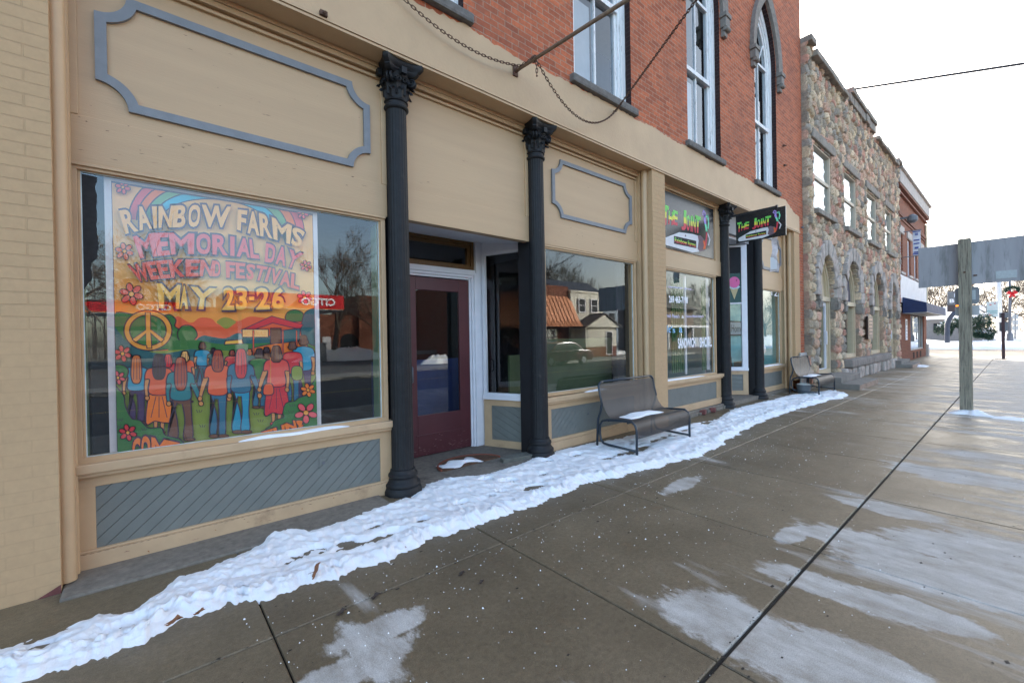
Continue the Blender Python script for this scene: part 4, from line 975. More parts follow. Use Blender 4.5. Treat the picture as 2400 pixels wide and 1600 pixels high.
# ================================================================ THE JOINT signs
m_signblk = mat('sign_black', (.012,.013,.016), .25, .2)
m_sgrn = mat('sign_green', (.16,.62,.10), .5, .05); m_syel = mat('sign_yellow', (.72,.70,.08), .5, .05); m_sred = mat('sign_red', (.62,.04,.07), .5, .05)
m_sash = mat('sign_ash', (.16,.10,.12), .6, .3, 60); m_semb = mat('sign_ember', (.75,.14,.03), .6, .3, 60); m_spap = mat('sign_paper', (.68,.67,.68), .6, .05, 20)
m_svio = mat('sign_violet', (.45,.3,.75), .5, .1); m_smint = mat('sign_mint', (.2,.75,.45), .5, .1)
SM = [m_sgrn, m_syel, m_sred, m_spap, m_sash, m_semb, m_signblk, m_svio, m_smint]
def sign_face(mb, fn):
    """the picture of the sign on a unit board: fn(u, v, lift)"""
    def P(pts, mi, l): mb.poly([fn(u, v, l) for u, v in pts], mi)
    def banded(body, u0, u1, v0, v1, off, slant=0., cuts=(.36,.66), l=2):
        v, f = text_faces(body, off)
        xs = [p[0] for p in v]; ys = [p[1] for p in v]; X0, X1, Y0, Y1 = min(xs), max(xs), min(ys), max(ys)
        for lo, hi, mi in ((-9,cuts[0],2),(cuts[0],cuts[1],1),(cuts[1],9,0)):
            for q in f:
                pl = [((v[i][0]-X0)/(X1-X0), (v[i][1]-Y0)/(Y1-Y0)) for i in q]
                for lim, sg in ((lo, 1), (hi, -1)):                     # clip to the colour band
                    out = []
                    for a, b in zip(pl, pl[1:]+pl[:1]):
                        ia, ib = sg*(a[1]-lim) >= 0, sg*(b[1]-lim) >= 0
                        if ia: out.append(a)
                        if ia != ib:
                            t = (lim-a[1])/(b[1]-a[1]); out.append((a[0]+(b[0]-a[0])*t, lim))
                    pl = out
                    if len(pl) < 3: break
                if len(pl) >= 3: P([(u0+(u1-u0)*a+slant*b, v0+(v1-v0)*b) for a, b in pl], mi, l)
    # rolled paper shape with a glowing tip
    P([(.03,.10),(.06,.04),(.55,.02),(.66,.06),(.78,.12),(.79,.30),(.70,.38),(.55,.38),(.30,.34),(.05,.17)], 3, 1)
    P([(.655,.12),(.70,.07),(.80,.12),(.84,.22),(.80,.34),(.72,.40),(.66,.38),(.68,.28)], 4, 1.5)
    P([(.77,.14),(.82,.15),(.835,.24),(.80,.33),(.77,.30),(.79,.22)], 5, 1.8)
    P([(.20,.10),(.63,.12),(.63,.265),(.20,.245)], 6, 2)
    banded('Rainbow Farms', .215, .615, .13, .225, .02, cuts=(.35,.6), l=3)
    P([(.405,.29),(.425,.29),(.43,.32),(.41,.33)], 4, 2)
    # THE JOINT with tall capitals
    for body, a, b, v0, v1 in (('T',.01,.105,.40,.76),('H',.105,.18,.43,.68),('E',.185,.27,.45,.72),('J',.34,.43,.40,.79),('O',.435,.50,.42,.72),('I',.515,.54,.42,.73),('N',.55,.62,.42,.74),('T',.60,.72,.43,.77)):
        banded(body, a, b, v0, v1, .035, slant=.012)
    # slender dancing figure in rainbow colours on the right
    for pts, r, mi in (([(.80,.93),(.77,.85),(.81,.80),(.83,.87),(.80,.93)],.010,7),([(.82,.86),(.815,.74),(.83,.66)],.022,7),([(.83,.66),(.85,.56),(.86,.50)],.021,8),([(.86,.52),(.845,.36),(.825,.22)],.017,2),([(.87,.50),(.92,.38),(.89,.24)],.013,3),([(.84,.80),(.88,.86),(.90,.72),(.885,.58)],.013,8)):
        for p, q in zip(pts[:-1], pts[1:]):
            d = Vector(q)-Vector(p); n_ = Vector((-d.y, d.x)).normalized()*r
            p = Vector(p); q = Vector(q); P([tuple(p-n_), tuple(q-n_*.8), tuple(q+n_*.8), tuple(p+n_)], mi, 2)
# flat panel above the sandwich-shop window
sp = thing('shop_sign', 'flat black THE JOINT sign panel fixed above the sandwich shop window', 'sign', (7.9, GY, 3.6))
MB().box(6.76, 9.05, GY-.006, GY+.0115, 3.12, 4.15).build('sign_panel', m_signblk, sp)
mb = MB(); sign_face(mb, lambda u, v, l: (7.05+1.98*u, GY-.0065-.0006*l, 3.13+1.0*v)); mb.build('sign_lettering', SM, sp)
# projecting board
hg = thing('hanging_sign', 'black THE JOINT board hanging from an arm over the walk beside the third column', 'sign', (9.46, 3.5, 4.0))
b = MB().box(9.44, 9.475, 2.90, 3.82, 3.44, 4.005); b.build('sign_panel', m_signblk, hg, bevel=.003)
mb = MB(); sign_face(mb, lambda u, v, l: (9.4395-.0006*l, 3.81-.9*u, 3.45+.55*v))
mb.build('sign_lettering', SM, hg)
ar = MB(); ar.box(9.44,9.475,3.06,4.06,4.008,4.045); ar.box(9.447,9.468,3.74,3.79,3.985,4.008); ar.box(9.447,9.468,3.1,3.15,3.99,4.008); ar.tube([(9.457,3.04,4.03),(9.457,3.07,4.03)], .03, 10)
ar.build('arm', m_ironbox, hg)
bn = thing('paper_windsock', 'pale crumpled paper banner dangling beneath the hanging sign', 'banner', (9.46, 3.0, 3.3))
rows = []
for i in range(15):
    s = i/14; w_ = .06*(1-.25*math.sin(s*5)); rows.append([(9.46+.02*math.sin(s*9+j), 3.10+.02*s+w_*j+.012*math.sin(s*13), 3.43-.66*s) for j in (-1,-.4,.3,1)])
MB().grid(rows).build('paper_strip', mat('printed_paper', (.62,.55,.55), .7, .25, 14), bn, smooth=True)
MB().obox((9.448,3.12,2.93), ((0,1,0),(0,0,1),(1,0,0)), (.06,.12,.003)).build('white_card', mat('white_card', (.75,.75,.78), .6, .05), bn)

# ================================================================ bracket pole and chains over the walk
pb = (3.394, BY-.012, 4.70); pe = (3.394, 1.204, 4.52)
po = thing('bracket_pole', 'bare rusty sign pole sticking out of the tan beam over the walk', 'pole', pb)
MB().tube([pb, pe], .02, 12).build('rod', mat('weathered_rod', (.20,.14,.10), .7, .3, 30), po, smooth=True)
MB().box(3.36,3.43,BY-.03,BY-.012,4.64,4.76).tube([(3.394,BY-.03,4.70),(3.394,BY-.08,4.70)], .026, 10).build('wall_plate', m_rust, po)
def chain(name, pts, label, r=.0045, ln=.042):
    """links laid along a polyline"""
    P = [Vector(p) for p in pts]; d = [0]
    for a, b in zip(P[:-1], P[1:]): d.append(d[-1]+(b-a).length)
    mb = MB(); s = 0; k = 0
    def at(t):
        t = min(max(t, 0), d[-1])
        i = max(0, min(len(d)-2, int(np.searchsorted(d, t))-1)); f = (t-d[i])/(d[i+1]-d[i]); return P[i].lerp(P[i+1], f)
    while s < d[-1]:
        a, b = at(s-ln*.16), at(s+ln*1.16); u = (b-a).normalized(); n_ = u.orthogonal().normalized(); 
        if k % 2: n_ = u.cross(n_)
        c = (a+b)/2; L = (b-a).length/2; w_ = .0115
        mb.tube([c+u*(L-w_)*(1 if math.cos(q) > 0 else -1)+u*w_*math.cos(q)+n_*w_*math.sin(q) for q in [2*math.pi*(i+.5)/8 for i in range(8)]], r, 5, closed=True)
        s += ln; k += 1
    o = mb.build(name, m_rust); return tag(o, label, 'chain', 'rusty chains on the sign pole')
def sag(a, b, dz, n=40):
    a, b = Vector(a), Vector(b); return [a.lerp(b, i/n)-Vector((0,0,dz*4*(i/n)*(1-i/n))) for i in range(n+1)]
knot = (3.394, 3.5, 4.69); hook = (5.329, BY-.05, 4.86)
chain('chain', sag((1.32, BY-.06, 5.15), (3.37, BY-.13, 4.70), .26)+[Vector(knot)], 'slack rusty chain hanging from the upper left to the pole')
chain('chain', [Vector(knot)+Vector((.026*math.cos(q), .02*q/6, .026*math.sin(q))) for q in np.linspace(0,18,50)]+[Vector((3.4,3.49,4.64)),Vector((3.40,3.49,4.47))], 'short rusty chain end wound around the pole and dangling')
chain('chain', sag((3.41, 3.5, 4.66), hook, .40), 'slack rusty chain looping from the pole to the wall hook')
chain('chain', [Vector(hook), Vector(pe)], 'taut rusty chain rising from the wall hook to the pole tip')
hk = thing('wall_hook', 'small iron eye hook in the tan beam holding two chain ends', 'hook', hook)
MB().tube([(5.329,BY-.011,4.86),(5.329,BY-.04,4.86)], .012, 8).build('shank', m_rust, hk); MB().tube([(5.329,BY-.055+.02*math.cos(q),4.86+.02*math.sin(q)) for q in np.linspace(0,6.28,12)[:-1]], .005, 6, closed=True).build('eye', m_rust, hk)

# ================================================================ benches
def mesh_metal():
    m = bpy.data.materials.new('perforated_sheet'); t, b = nodes(m); out = t.nodes['Material Output']; p = pos(t)
    s = N(t, 'ShaderNodeSeparateXYZ'); t.links.new(p, s.inputs[0])
    def w_(v): return math_(t, 'SINE', math_(t, 'MULTIPLY', v, 2*math.pi/.011))
    h = math_(t, 'MULTIPLY', w_(s.outputs[0]), w_(math_(t, 'ADD', s.outputs[2], s.outputs[1])))
    hole = math_(t, 'GREATER_THAN', h, .60)
    c = mix(t, ramp(t, noise(t, p, 5, 8), .35, .7), (.024,.024,.027), (.05,.044,.041)); t.links.new(c, b.inputs['Base Color']); b.inputs['Roughness'].default_value = .5
    tr = N(t, 'ShaderNodeBsdfTransparent'); mx = N(t, 'ShaderNodeMixShader'); t.links.new(hole, mx.inputs[0]); t.links.new(b.outputs[0], mx.inputs[1]); t.links.new(tr.outputs[0], mx.inputs[2]); t.links.new(mx.outputs[0], out.inputs[0])
    return m
m_perf = mesh_metal(); m_tube = mat('blue_black_tube', (.02,.03,.043), .35, .15)
bench = thing('bench', 'dark mesh metal bench with snow on its seat, between the second column and the brick pier', 'bench', (5.43, 3.5, 0), 'mesh metal benches along the storefronts')
BX0, BX1 = 4.745, 6.10
prof = [(3.76,.885),(3.755,.865),(3.735,.75),(3.70,.62),(3.655,.52),(3.60,.455),(3.54,.425),(3.45,.418),(3.36,.425),(3.28,.432),(3.22,.425),(3.175,.395),(3.155,.35),(3.155,.28),(3.17,.215)]
def side(x, sg):
    f = MB()
    f.tube([(x,3.80,-.01),(x,3.785,.30),(x,3.775,.41),(x,3.735,.50)]+[(x,a+.006,b) for a, b in prof[3:0:-1]]+[(x+sg*.03,3.76,.90),(x+sg*.10,3.765,.915)], .0165, 10)
    f.tube([(x,3.165,-.015),(x,3.165,.33),(x,3.185,.395),(x,3.235,.435),(x,3.42,.425),(x,3.62,.41),(x,3.70,.385),(x,3.745,.33),(x,3.75,.22),(x,3.735,.13),(x,3.69,.085),(x,3.60,.075),(x,3.165,.065)], .0165, 10)
    return f.build('side_frame', m_tube, bench, smooth=True)
side(BX0, 1); side(BX1, -1)
MB().tube([(BX0+.09,3.765,.915),(BX1-.09,3.765,.915)], .0165, 10).build('top_rail', m_tube, bench, smooth=True)
MB().grid([[(BX0+.012+(BX1-BX0-.024)*i/10, a+(.0 if i in (0,10) else .012*math.sin(math.pi*i/10)), b) for i in range(11)] for a, b in prof]).build('seat', m_perf, bench, smooth=True)
MB().tube([(BX0,3.6,.40),(BX1,3.6,.40)], .012, 8).tube([(BX0,3.30,.41),(BX1,3.30,.41)], .012, 8).build('stretcher', m_tube, bench)
bench['label'] = 'dark mesh metal bench with snowy seat in front of the brick pier'
bench2 = copy_tree(bench); bench2.location = (13.22, 3.52, .02)
bench2['label'] = 'dark mesh metal bench under the last shop window, beside the stone steps'

def snow_cap(name, label, x0, x1, y0, y1, z, h, n=36, m=12, seed=0, rag=.25):
    """little drift with a ragged outline resting on something"""
    r2 = np.random.default_rng(seed); a = r2.uniform(0, 6, 6); rows = []
    for i in range(n+1):
        s = i/n; row = []
        e = min(1, 4*s, 4*(1-s))**.5; lo = rag*(.5+.5*math.sin(9*s+a[0]))*.5; hi = rag*(.5+.5*math.sin(13*s+a[1]))*.5
        for j in range(m+1):
            q = j/m; yy = y0+(y1-y0)*(lo+(1-lo-hi)*q); hh = h*e*(4*q*(1-q))**.45*(.8+.2*math.sin(7*s+5*q+a[2]))
            row.append((x0+(x1-x0)*s, yy, z+hh-.003))
        rows.append(row)
    return tag(MB().grid(rows).build(name, m_snow, smooth=True), label, 'snow', kind='stuff')
snow_cap('snow_on_bench', 'thin drift of snow on the seat of the nearer bench', 4.92, 5.72, 3.34, 3.60, .432, .035, seed=1)
snow_cap('snow_on_bench', 'thin drift of snow on the seat of the farther bench', 12.72, 13.5, 3.36, 3.62, .452, .03, seed=2)
snow_cap('snow_on_sill', 'line of snow on the sill under the festival poster', .55, 1.45, GY-.075, GY+.02, .735, .03, seed=3, n=60, rag=.5)
snow_cap('snow_on_sill', 'scrap of snow on the sill behind the nearer bench', 4.85, 5.35, GY-.06, GY+.02, .735, .03, seed=4)
snow_cap('snow_on_sill', 'line of snow on the sill of the sandwich shop window', 6.76, 8.55, GY-.06, GY+.02, .725, .03, seed=5, n=60)
snow_cap('snow_on_sill', 'line of snow on the sill of the last shop window', 11.35, 12.9, GY-.06, GY+.02, .735, .03, seed=6)
# bucket
bk = thing('flower_tub', 'round grey tub filled with snow beneath the farther bench', 'tub', (12.95, 3.62, 0))
MB().lathe([(.13,0),(.135,.01),(.165,.2),(.175,.205),(.178,.225),(.168,.225),(.16,.19)], 12.95, 3.62, 28, cap=False).build('tub', mat('grey_plastic', (.13,.15,.17), .5, .08), bk, smooth='auto')
MB().lathe([(.165,.21),(.13,.245),(.07,.265),(.005,.27)], 12.95, 3.62, 24).build('snow_fill', m_snow, bk, smooth=True)
# mat and flat stone in the entry
mt = thing('door_mat', 'rust-brown half-round doormat partly covered by snow', 'mat', (3.0, 4.45, .012))
MB().prism([(2.62+.0,4.30,.013)]+[(3.0+.42*math.cos(q), 4.32+.34*math.sin(q), .013) for q in [math.pi*i/20 for i in range(20,-1,-1)]], (0,0,.016)).build('coir_pad', mat('coir', (.11,.055,.03), .95, .4, 50, .006, 120), mt)
MB().tube([(3.0+.43*math.cos(q), 4.32+.35*math.sin(q), .026) for q in [math.pi*i/20 for i in range(21)]], .014, 6).build('rubber_rim', mat('rust_rim', (.20,.05,.025), .7, .2), mt)
snow_cap('snow_on_mat', 'patch of snow lying on the doormat', 2.62, 3.15, 4.28, 4.58, .03, .035, seed=8, rag=.7)
MB()
st = tag(MB().prism([(3.30,4.08,.01),(3.75,4.02,.01),(3.86,4.16,.01),(3.62,4.22,.01),(3.34,4.2,.01)], (0,0,.045)).build('flat_stone', mat('slate_slab', (.13,.13,.11), .85, .3, 12, .004, 40), bevel=.006), 'flat slab of slate lying in the entry by the second column', 'stone')
for i, (x, y, l) in enumerate(((8.25,4.0,'broken red brick lying against the footing under the sandwich shop window'),(8.62,3.98,'smaller brick lump in the snow beside the third column'))):
    tag(MB().obox((x,y,.045), ((.9,.3,0),(-.3,.9,0),(0,0,1)), (.10-.02*i,.055,.04)).build('loose_brick', mat('bare_red', (.16,.05,.045)), bevel=.012), l, 'brick')
# galvanised sheet at the corner
gs = tag(MB().box(13.42, 13.93, BY-.06, BY-.03, .03, 1.02).build('metal_sheet', m_galv, bevel=.004), 'pale galvanised metal sheet leaning at the brick corner behind the farther bench', 'metal sheet')

# ================================================================ snow bank along the storefronts
LOW = [(-2.2,2.75),(-.56,2.99),(-.47,2.96),(-.26,2.95),(-.06,2.93),(.12,2.96),(.32,2.93),(.62,2.89),(.81,2.85),(1.03,2.82),(1.39,2.84),(1.6,2.91),(1.93,2.9),(2.46,2.91),(2.94,2.88),(3.55,2.91),(3.87,2.83),(4.18,2.77),(4.64,2.7),(5.22,2.64),(5.85,2.66),(6.64,2.76),(8.43,2.95),(9.5,2.93),(10.61,2.88),(11.92,2.8),(12.6,2.68),(13.3,2.75),(14.0,3.3)]
UP = [(-2.2,3.30),(-.5,3.36),(-.33,3.38),(-.24,3.44),(-.08,3.35),(.04,3.5),(.13,3.58),(.3,3.6),(.52,3.7),(.62,3.72),(.75,3.93),(.91,3.87),(.96,3.77),(1.18,3.81),(1.49,3.83),(1.72,3.87),(1.94,3.85),(2.1,4.0),(2.23,4.13),(2.47,4.17),(2.64,4.08),(2.88,3.94),(3.11,3.94),(3.45,3.99),(3.8,4.1),(3.92,4.1),(4.39,4.06),(5.08,4.07),(5.37,4.06),(5.6,3.95),(5.9,3.75),(6.63,3.7),(7.13,3.72),(7.95,3.6),(8.6,3.75),(9.3,3.86),(11.08,3.79),(12.21,3.76),(13.0,3.5),(13.6,3.42),(14.0,3.33)]
rng_h = np.random.default_rng(31)
def sn2(x, y, f, s=0):
    return (math.sin(x*f+1.7*math.sin(y*f*.7+s)+s)+math.sin(y*f*1.3+1.3*math.sin(x*f*.9+2*s))+.6*math.sin((x+y)*f*2.1+s*3))/2.6
HOLES = [(rng_h.uniform(-.5,13), rng_h.uniform(3.05,3.75), abs(rng_h.normal(0,.035))+.015, abs(rng_h.normal(0,.015))+.012) for _ in range(55)]+[(.80,3.32,.16,.06),(1.25,3.2,.22,.05),(-.1,3.12,.16,.05),(2.9,3.52,.07,.035),(3.35,3.45,.05,.035),(2.2,3.35,.05,.03),(4.9,3.35,.35,.07),(5.35,3.95,.25,.07),(5.9,3.45,.3,.06),(3.0,3.2,.1,.06),(4.2,3.7,.08,.04),(4.35,3.35,.08,.05),(6.6,3.5,.14,.05),(7.4,3.55,.15,.05),(3.75,3.78,.06,.03),(2.75,3.72,.06,.03)]
NX, NY = 1300, 56; xs = np.linspace(-2.2, 14.0, NX); rows = []
lo = np.interp(xs, [p[0] for p in LOW], [p[1] for p in LOW]); hi = np.interp(xs, [p[0] for p in UP], [p[1] for p in UP])
rn = rng.normal(0, 1, (NX,)); rn = np.convolve(rn, [.2,.6,.2], 'same'); rn2 = np.convolve(rng.normal(0,1,(NX,)), np.ones(7)/7, 'same')
mic = rng.normal(0, 1, (NX, NY+1))
for _ in range(2): mic = (mic+np.roll(mic,1,0)+np.roll(mic,-1,0)+np.roll(mic,1,1)+np.roll(mic,-1,1))/5
mic /= mic.std()
for i, x in enumerate(xs):
    a = lo[i]+.016*rn[i]+.03*sn2(x,0,9)+.03*rn2[i]+.03*sn2(x,0,2.1); b = hi[i]+.012*rn[i]+.03*sn2(x,3,5); row = []
    for j in range(NY+1):
        q = (j/NY)**1.15; y = a+(b-a)*q; d1 = y-a; d2 = b-y
        e = min(1, max(d1,0)/(.15+.05*sn2(x,1,8)))**.8*min(1, max(d2,0)/.14)**.8
        ridge = .015*math.exp(-((d1-.13)/.09)**2)*(1+.7*sn2(x,y,9))
        h = .032+.013*sn2(x*.8,y*1.6,4.2)+.009*sn2(x*.7,y*2,11,1)+ridge+.004*mic[i,j]*(1 if d1 > .2 else 2.4)+.004*sn2(x,y,31,2)+.0025*sn2(x*.6,y,57,4)
        for hx, hy, rx, ry in HOLES:
            if abs(x-hx) > rx*1.6: continue
            k = ((x-hx)/rx)**2+((y-hy+.02*sn2(x,y,20))/ry)**2
            if k < 2.2: h -= (.075)*max(0, 1-k/2.2)**.5*(.5 if rx > .15 else 1)
        row.append((x, y, max(-.012, h*e-(.012+.012*sn2(x,y,21,3)+.004*mic[i,j])*(1-e))))
    rows.append(row)
tag(MB().grid(rows).build('snow_bank', m_snow, smooth=True), 'crusted strip of trodden snow along the foot of the storefronts', 'snow', kind='stuff')
def heap(name, label, cx, cy, rx, ry, h, seed, z=0):
    r2 = np.random.default_rng(seed); rows = []
    for i in range(13):
        s = i/12; row = []
        for j in range(40):
            t = 2*math.pi*j/40; k = 1+.22*math.sin(3*t+seed)+.12*math.sin(7*t+2*seed); row.append((cx+rx*k*s*math.cos(t), cy+ry*k*s*math.sin(t), z-.01+(h+.01)*(1-s**2.2)*(1+.35*sn2(cx+rx*s*math.cos(t), cy+ry*s*math.sin(t), 14, seed))))
        rows.append(row)
    return tag(MB().grid(rows, wrap=True).build(name, m_snow, smooth=True), label, 'snow', kind='stuff')
heap('snow_heap', 'little heap of old snow around the foot of the wooden sign post', 11.55, .58, .22, .30, .07, 2); heap('snow_heap', 'flat tongue of old snow right of the wooden sign post', 11.35, .05, .14, .45, .035, 5)
heap('snow_heap', 'small crust of snow by the far stone steps', 26.3, 2.85, .6, .3, .05, 3)
# salt grains
mb = MB(); r2 = np.random.default_rng(5)
for i in range(2000):
    x = r2.uniform(.3, 13); y = r2.uniform(-.9, 2.75) if r2.random() < .35 else 2.8-abs(r2.normal(0, .9))
    if y < -1.2: continue
    s = r2.uniform(.0018, .0045)*(2.0 if r2.random() < .07 else 1); a = r2.uniform(0, 6)
    c, sn_ = math.cos(a)*s, math.sin(a)*s; n = len(mb.v)
    mb.v += [(x+c,y+sn_,0),(x-sn_*.8,y+c*.8,0),(x-c,y-sn_,0),(x+sn_*.8,y-c*.8,0),(x+c*.3,y,s*1.1)]
    for k in range(4): mb.f.append((n+k, n+(k+1)%4, n+4)); mb.m.append(0)
tag(mb.build('salt_grains', mat('rock_salt', (.85,.86,.88), .4, .05)), 'scattered white grains of road salt on the damp walk', 'salt', kind='stuff')
mb = MB()
for i in range(700):
    x = r2.uniform(.2, 11); y = r2.uniform(-.8, 2.9); s = abs(r2.normal(0, .0045))+.002; k = r2.integers(3, 6)
    mb.poly([(x+s*(1+.5*r2.random())*math.cos(6.28*j/k+i), y+s*.7*math.sin(6.28*j/k+i), .0015) for j in range(k)])
for yj in (2.52, .925):
    for i in range(500):
        x = r2.uniform(.2, 13); s = abs(r2.normal(0, .004))+.002; yq = yj+r2.normal(0,.010); mb.poly([(x+s*math.cos(q), yq+s*.6*math.sin(q), .0017) for q in (0,1.5,3,4.6)])
tag(mb.build('dirt_specks', mat('wet_dirt', (.03,.024,.02), .8, .3)), 'dark specks of wet dirt on the walk and in its joints', 'dirt', kind='stuff')
# leaves
LV = [(740,1358,.055,'curled brown oak leaf stuck upright in the snow edge'),(408,1480,.045,'rusty brown leaf at the snow edge near the left pier'),(468,1458,.032,'small tan leaf lying at the snow edge beside a rusty one'),(945,1288,.03,'small brown leaf at the snow edge below the first column'),(1082,1347,.03,'black sodden leaf scrap on the first large slab'),(1128,1367,.025,'smaller black leaf scrap right of another scrap on the slab'),(880,1400,.035,'dark torn leaf lying in the long joint'),(800,1438,.035,'dark mud-brown leaf cluster on the joint left of the dry patch')]
for i, (px, py, s, lab) in enumerate(LV):
    x, y = gpt(px, py); up = i == 0; mb = MB(); n_ = 22; out = []
    for j in range(n_):
        t = 2*math.pi*j/n_; r_ = s*(.74+.16*math.cos(5*t+i)+.10*math.cos(9*t+2*i)); out.append((r_*math.cos(t), .7*r_*math.sin(t)))
    z0 = .06 if i < 4 and i != 3 else .012
    pts = [(x+a*(.6 if up else 1), y+b, z0+.25*s*math.sin(a/s*3)+(a*.8 if up else .15*abs(b))) for a, b in out]; c = (x, y, z0-.004)
    for j in range(n_): mb.poly([c, pts[j], pts[(j+1) % n_]])
    mb.tube([c, (x-s*.9, y-.2*s, z0)], .0015, 4)
    tag(mb.build('fallen_leaf', m_leaf if i < 4 else mat('sodden_leaf', (.045,.03,.022), .7, .3)), lab, 'leaf', 'fallen leaves on the walk')
# ================================================================ the fieldstone building
SY = 3.80
sb = thing('stone_building', 'two-storey rough fieldstone building with round-arched ground floor beyond the brick one', 'building', (20.7, 6, 0))
SX0, SX1 = 13.96, 28.0
UPW = [(14.65,16.38), (17.93,19.62), (21.25,23.02), (24.75,26.30)]
ARW = [(14.85,16.47,.30,2.62,3.86), (17.66,19.70,.68,2.58,3.98), (21.68,23.85,.68,2.56,3.96), (25.35,26.9,.34,2.52,3.78)]
def top_z(x):
    if x < 14.42: return 9.58
    if x < 17.9: return 9.36
    if x < 18.5: return 9.36+(x-17.9)*.55
    if x < 22.3: return 9.75
    if x < 22.7: return 9.4
    if x < 27.2: return 9.38
    return 9.62
def is_open(x, z):
    for a, b in UPW:
        if a < x < b and 5.14 < z < 7.02: return True
    for a, b, z0, zs, zt in ARW:
        if a < x < b and z0 < z <= zs: return True
        if zs < z < zt and a < x < b and ((x-(a+b)/2)/((b-a)/2))**2+((z-zs)/(zt-zs))**2 < 1: return True
    return False
st_ = .042; nx = int((SX1-SX0)/st_); nz = int(9.75/st_)
# stones: jittered seeds in staggered courses
cwx, cwz = .32, .26; seeds = []; gx = int((SX1-SX0)/cwx)+3; gz_ = int(9.9/cwz)+3
r3 = np.random.default_rng(11); sx = np.zeros((gz_, gx, 2))
for k in range(gz_):
    for i in range(gx): sx[k, i] = (SX0-cwx+(i+.5*(k % 2)+r3.uniform(-.30,.30))*cwx, -cwz+(k+r3.uniform(-.26,.26))*cwz)
bul = r3.uniform(.04, .12, (gz_, gx)); colr = r3.random((gz_, gx, 2)); tilt = r3.uniform(-.3, .3, (gz_, gx, 2))
PAL = np.array([(.52,.38,.32),(.60,.47,.39),(.46,.41,.35),(.34,.33,.33),(.60,.51,.40),(.52,.31,.27),(.70,.60,.49),(.31,.29,.27),(.62,.43,.37),(.52,.46,.40)])*np.array((1.08,1.,.86))
H = np.zeros((nz+1, nx+1)); CI = np.zeros((nz+1, nx+1, 3))
for k in range(nz+1):
    z = k*st_
    for i in range(nx+1):
        x = SX0+i*st_; kk = int((z+cwz)/cwz); best = []
        for dk in (-1, 0, 1, 2):
            q = kk+dk-0
            if not 0 <= q < gz_: continue
            ii = int((x-SX0+cwx)/cwx-.5*(q % 2))
            for di in (-1, 0, 1, 2):
                j = ii+di
                if 0 <= j < gx: best.append(((((x-sx[q,j,0])/cwx)**2+((z-sx[q,j,1])/cwz)**2)**.5, q, j))
        best.sort(); d1, q, j = best[0]; d2 = best[1][0]; e = min(1, max(0, d2-d1)/.42)
        ex, ez = (x-sx[q,j,0]), (z-sx[q,j,1])
        nw = min([1]+[max(abs(z-6.08)-.94, abs(x-(a_+b_)/2)-(b_-a_)/2) for a_, b_ in UPW]); soft = min(1, .45+max(0, nw)*1.6)
        H[k, i] = soft*bul[q,j]*(1-(1-e)**2.2)*(1+tilt[q,j,0]*ex*3+tilt[q,j,1]*ez*3)+.012*math.sin(x*37+z*23)*e+.010*math.sin(x*71-z*53)*e
        c = PAL[int(colr[q,j,0]*len(PAL)) % len(PAL)]*(.8+.45*colr[q,j,1]); m_ = min(1, max(0, d2-d1)/.12)
        CI[k, i] = np.array((.36,.30,.23))*(1-m_)+c*m_
def stone_mat():
    m = bpy.data.materials.new('fieldstone'); t, b = nodes(m); p = pos(t)
    a = N(t, 'ShaderNodeAttribute'); a.attribute_name = 'stone_colour'
    c = mix(t, .8, a.outputs['Color'], ramp(t, noise(t, p, 16, 8, .7), .28, .75, (.5,.5,.5,1), (1.4,1.35,1.3,1)), 'MULTIPLY')
    t.links.new(c, b.inputs['Base Color']); b.inputs['Roughness'].default_value = .85; b.inputs['Specular IOR Level'].default_value = .25
    bump(t, b, noise(t, p, 30, 10, .7), .05); return m
m_field = stone_mat()
mb = MB(); idx = {}; cl = []
def vid(k, i, back=False):
    key = (k, i, back)
    if key not in idx:
        x, z = SX0+i*st_, k*st_
        z = min(z, top_z(x)); idx[key] = len(mb.v); mb.v.append((x, SY+.38 if back else SY-H[k,i], z)); cl.append(CI[k,i] if not back else np.array((.16,.145,.13)))
    return idx[key]
OPN = np.zeros((nz, nx), bool)
for k in range(nz):
    for i in range(nx): OPN[k, i] = is_open(SX0+(i+.5)*st_, (k+.5)*st_) or (k*st_ >= top_z(SX0+(i+.5)*st_))
for k in range(nz):
    for i in range(nx):
        if OPN[k, i]: continue
        mb.f.append((vid(k,i), vid(k,i+1), vid(k+1,i+1), vid(k+1,i))); mb.m.append(0)
        for dk, di, a, b in ((0,-1,(k,i),(k+1,i)), (0,1,(k+1,i+1),(k,i+1)), (-1,0,(k,i+1),(k,i)), (1,0,(k+1,i),(k+1,i+1))):
            kk, ii = k+dk, i+di
            if kk < 0 or (0 <= kk < nz and 0 <= ii < nx and not OPN[kk, ii]): continue
            mb.f.append((vid(*a), vid(*b), vid(*b, True), vid(*a, True))); mb.m.append(0)
so = mb.build('stone_wall', m_field, sb)
at = so.data.color_attributes.new('stone_colour', 'FLOAT_COLOR', 'POINT'); at.data.foreach_set('color', [v for c in cl for v in (*c, 1)])
m_cap = mat('coping_stone', (.235,.21,.18), .9, .3, 5, .01, 30)
for x0, x1 in ((13.95,14.43),(14.43,17.9),(18.45,22.3),(22.7,27.2),(27.2,28.05)):
    n = max(1, int((x1-x0)/.55)); mb = MB()
    for i in range(n):
        a, b = x0+(x1-x0)*i/n, x0+(x1-x0)*(i+1)/n; z = top_z((a+b)/2)-.03; mb.box(a+.004, b-.004, SY-.20-.03*random.random(), SY+.5, z, z+.14+.05*random.random())
    mb.build('coping', m_cap, sb, bevel=.03)
mb = MB()
for i in range(7):
    a = 18.4+i*.56; mb.box(a, a+.55, SY-.14-.05*random.random(), SY-.01, 9.42+.02*random.random(), 9.73)
mb.build('parapet_course', m_cap, sb, bevel=.03)
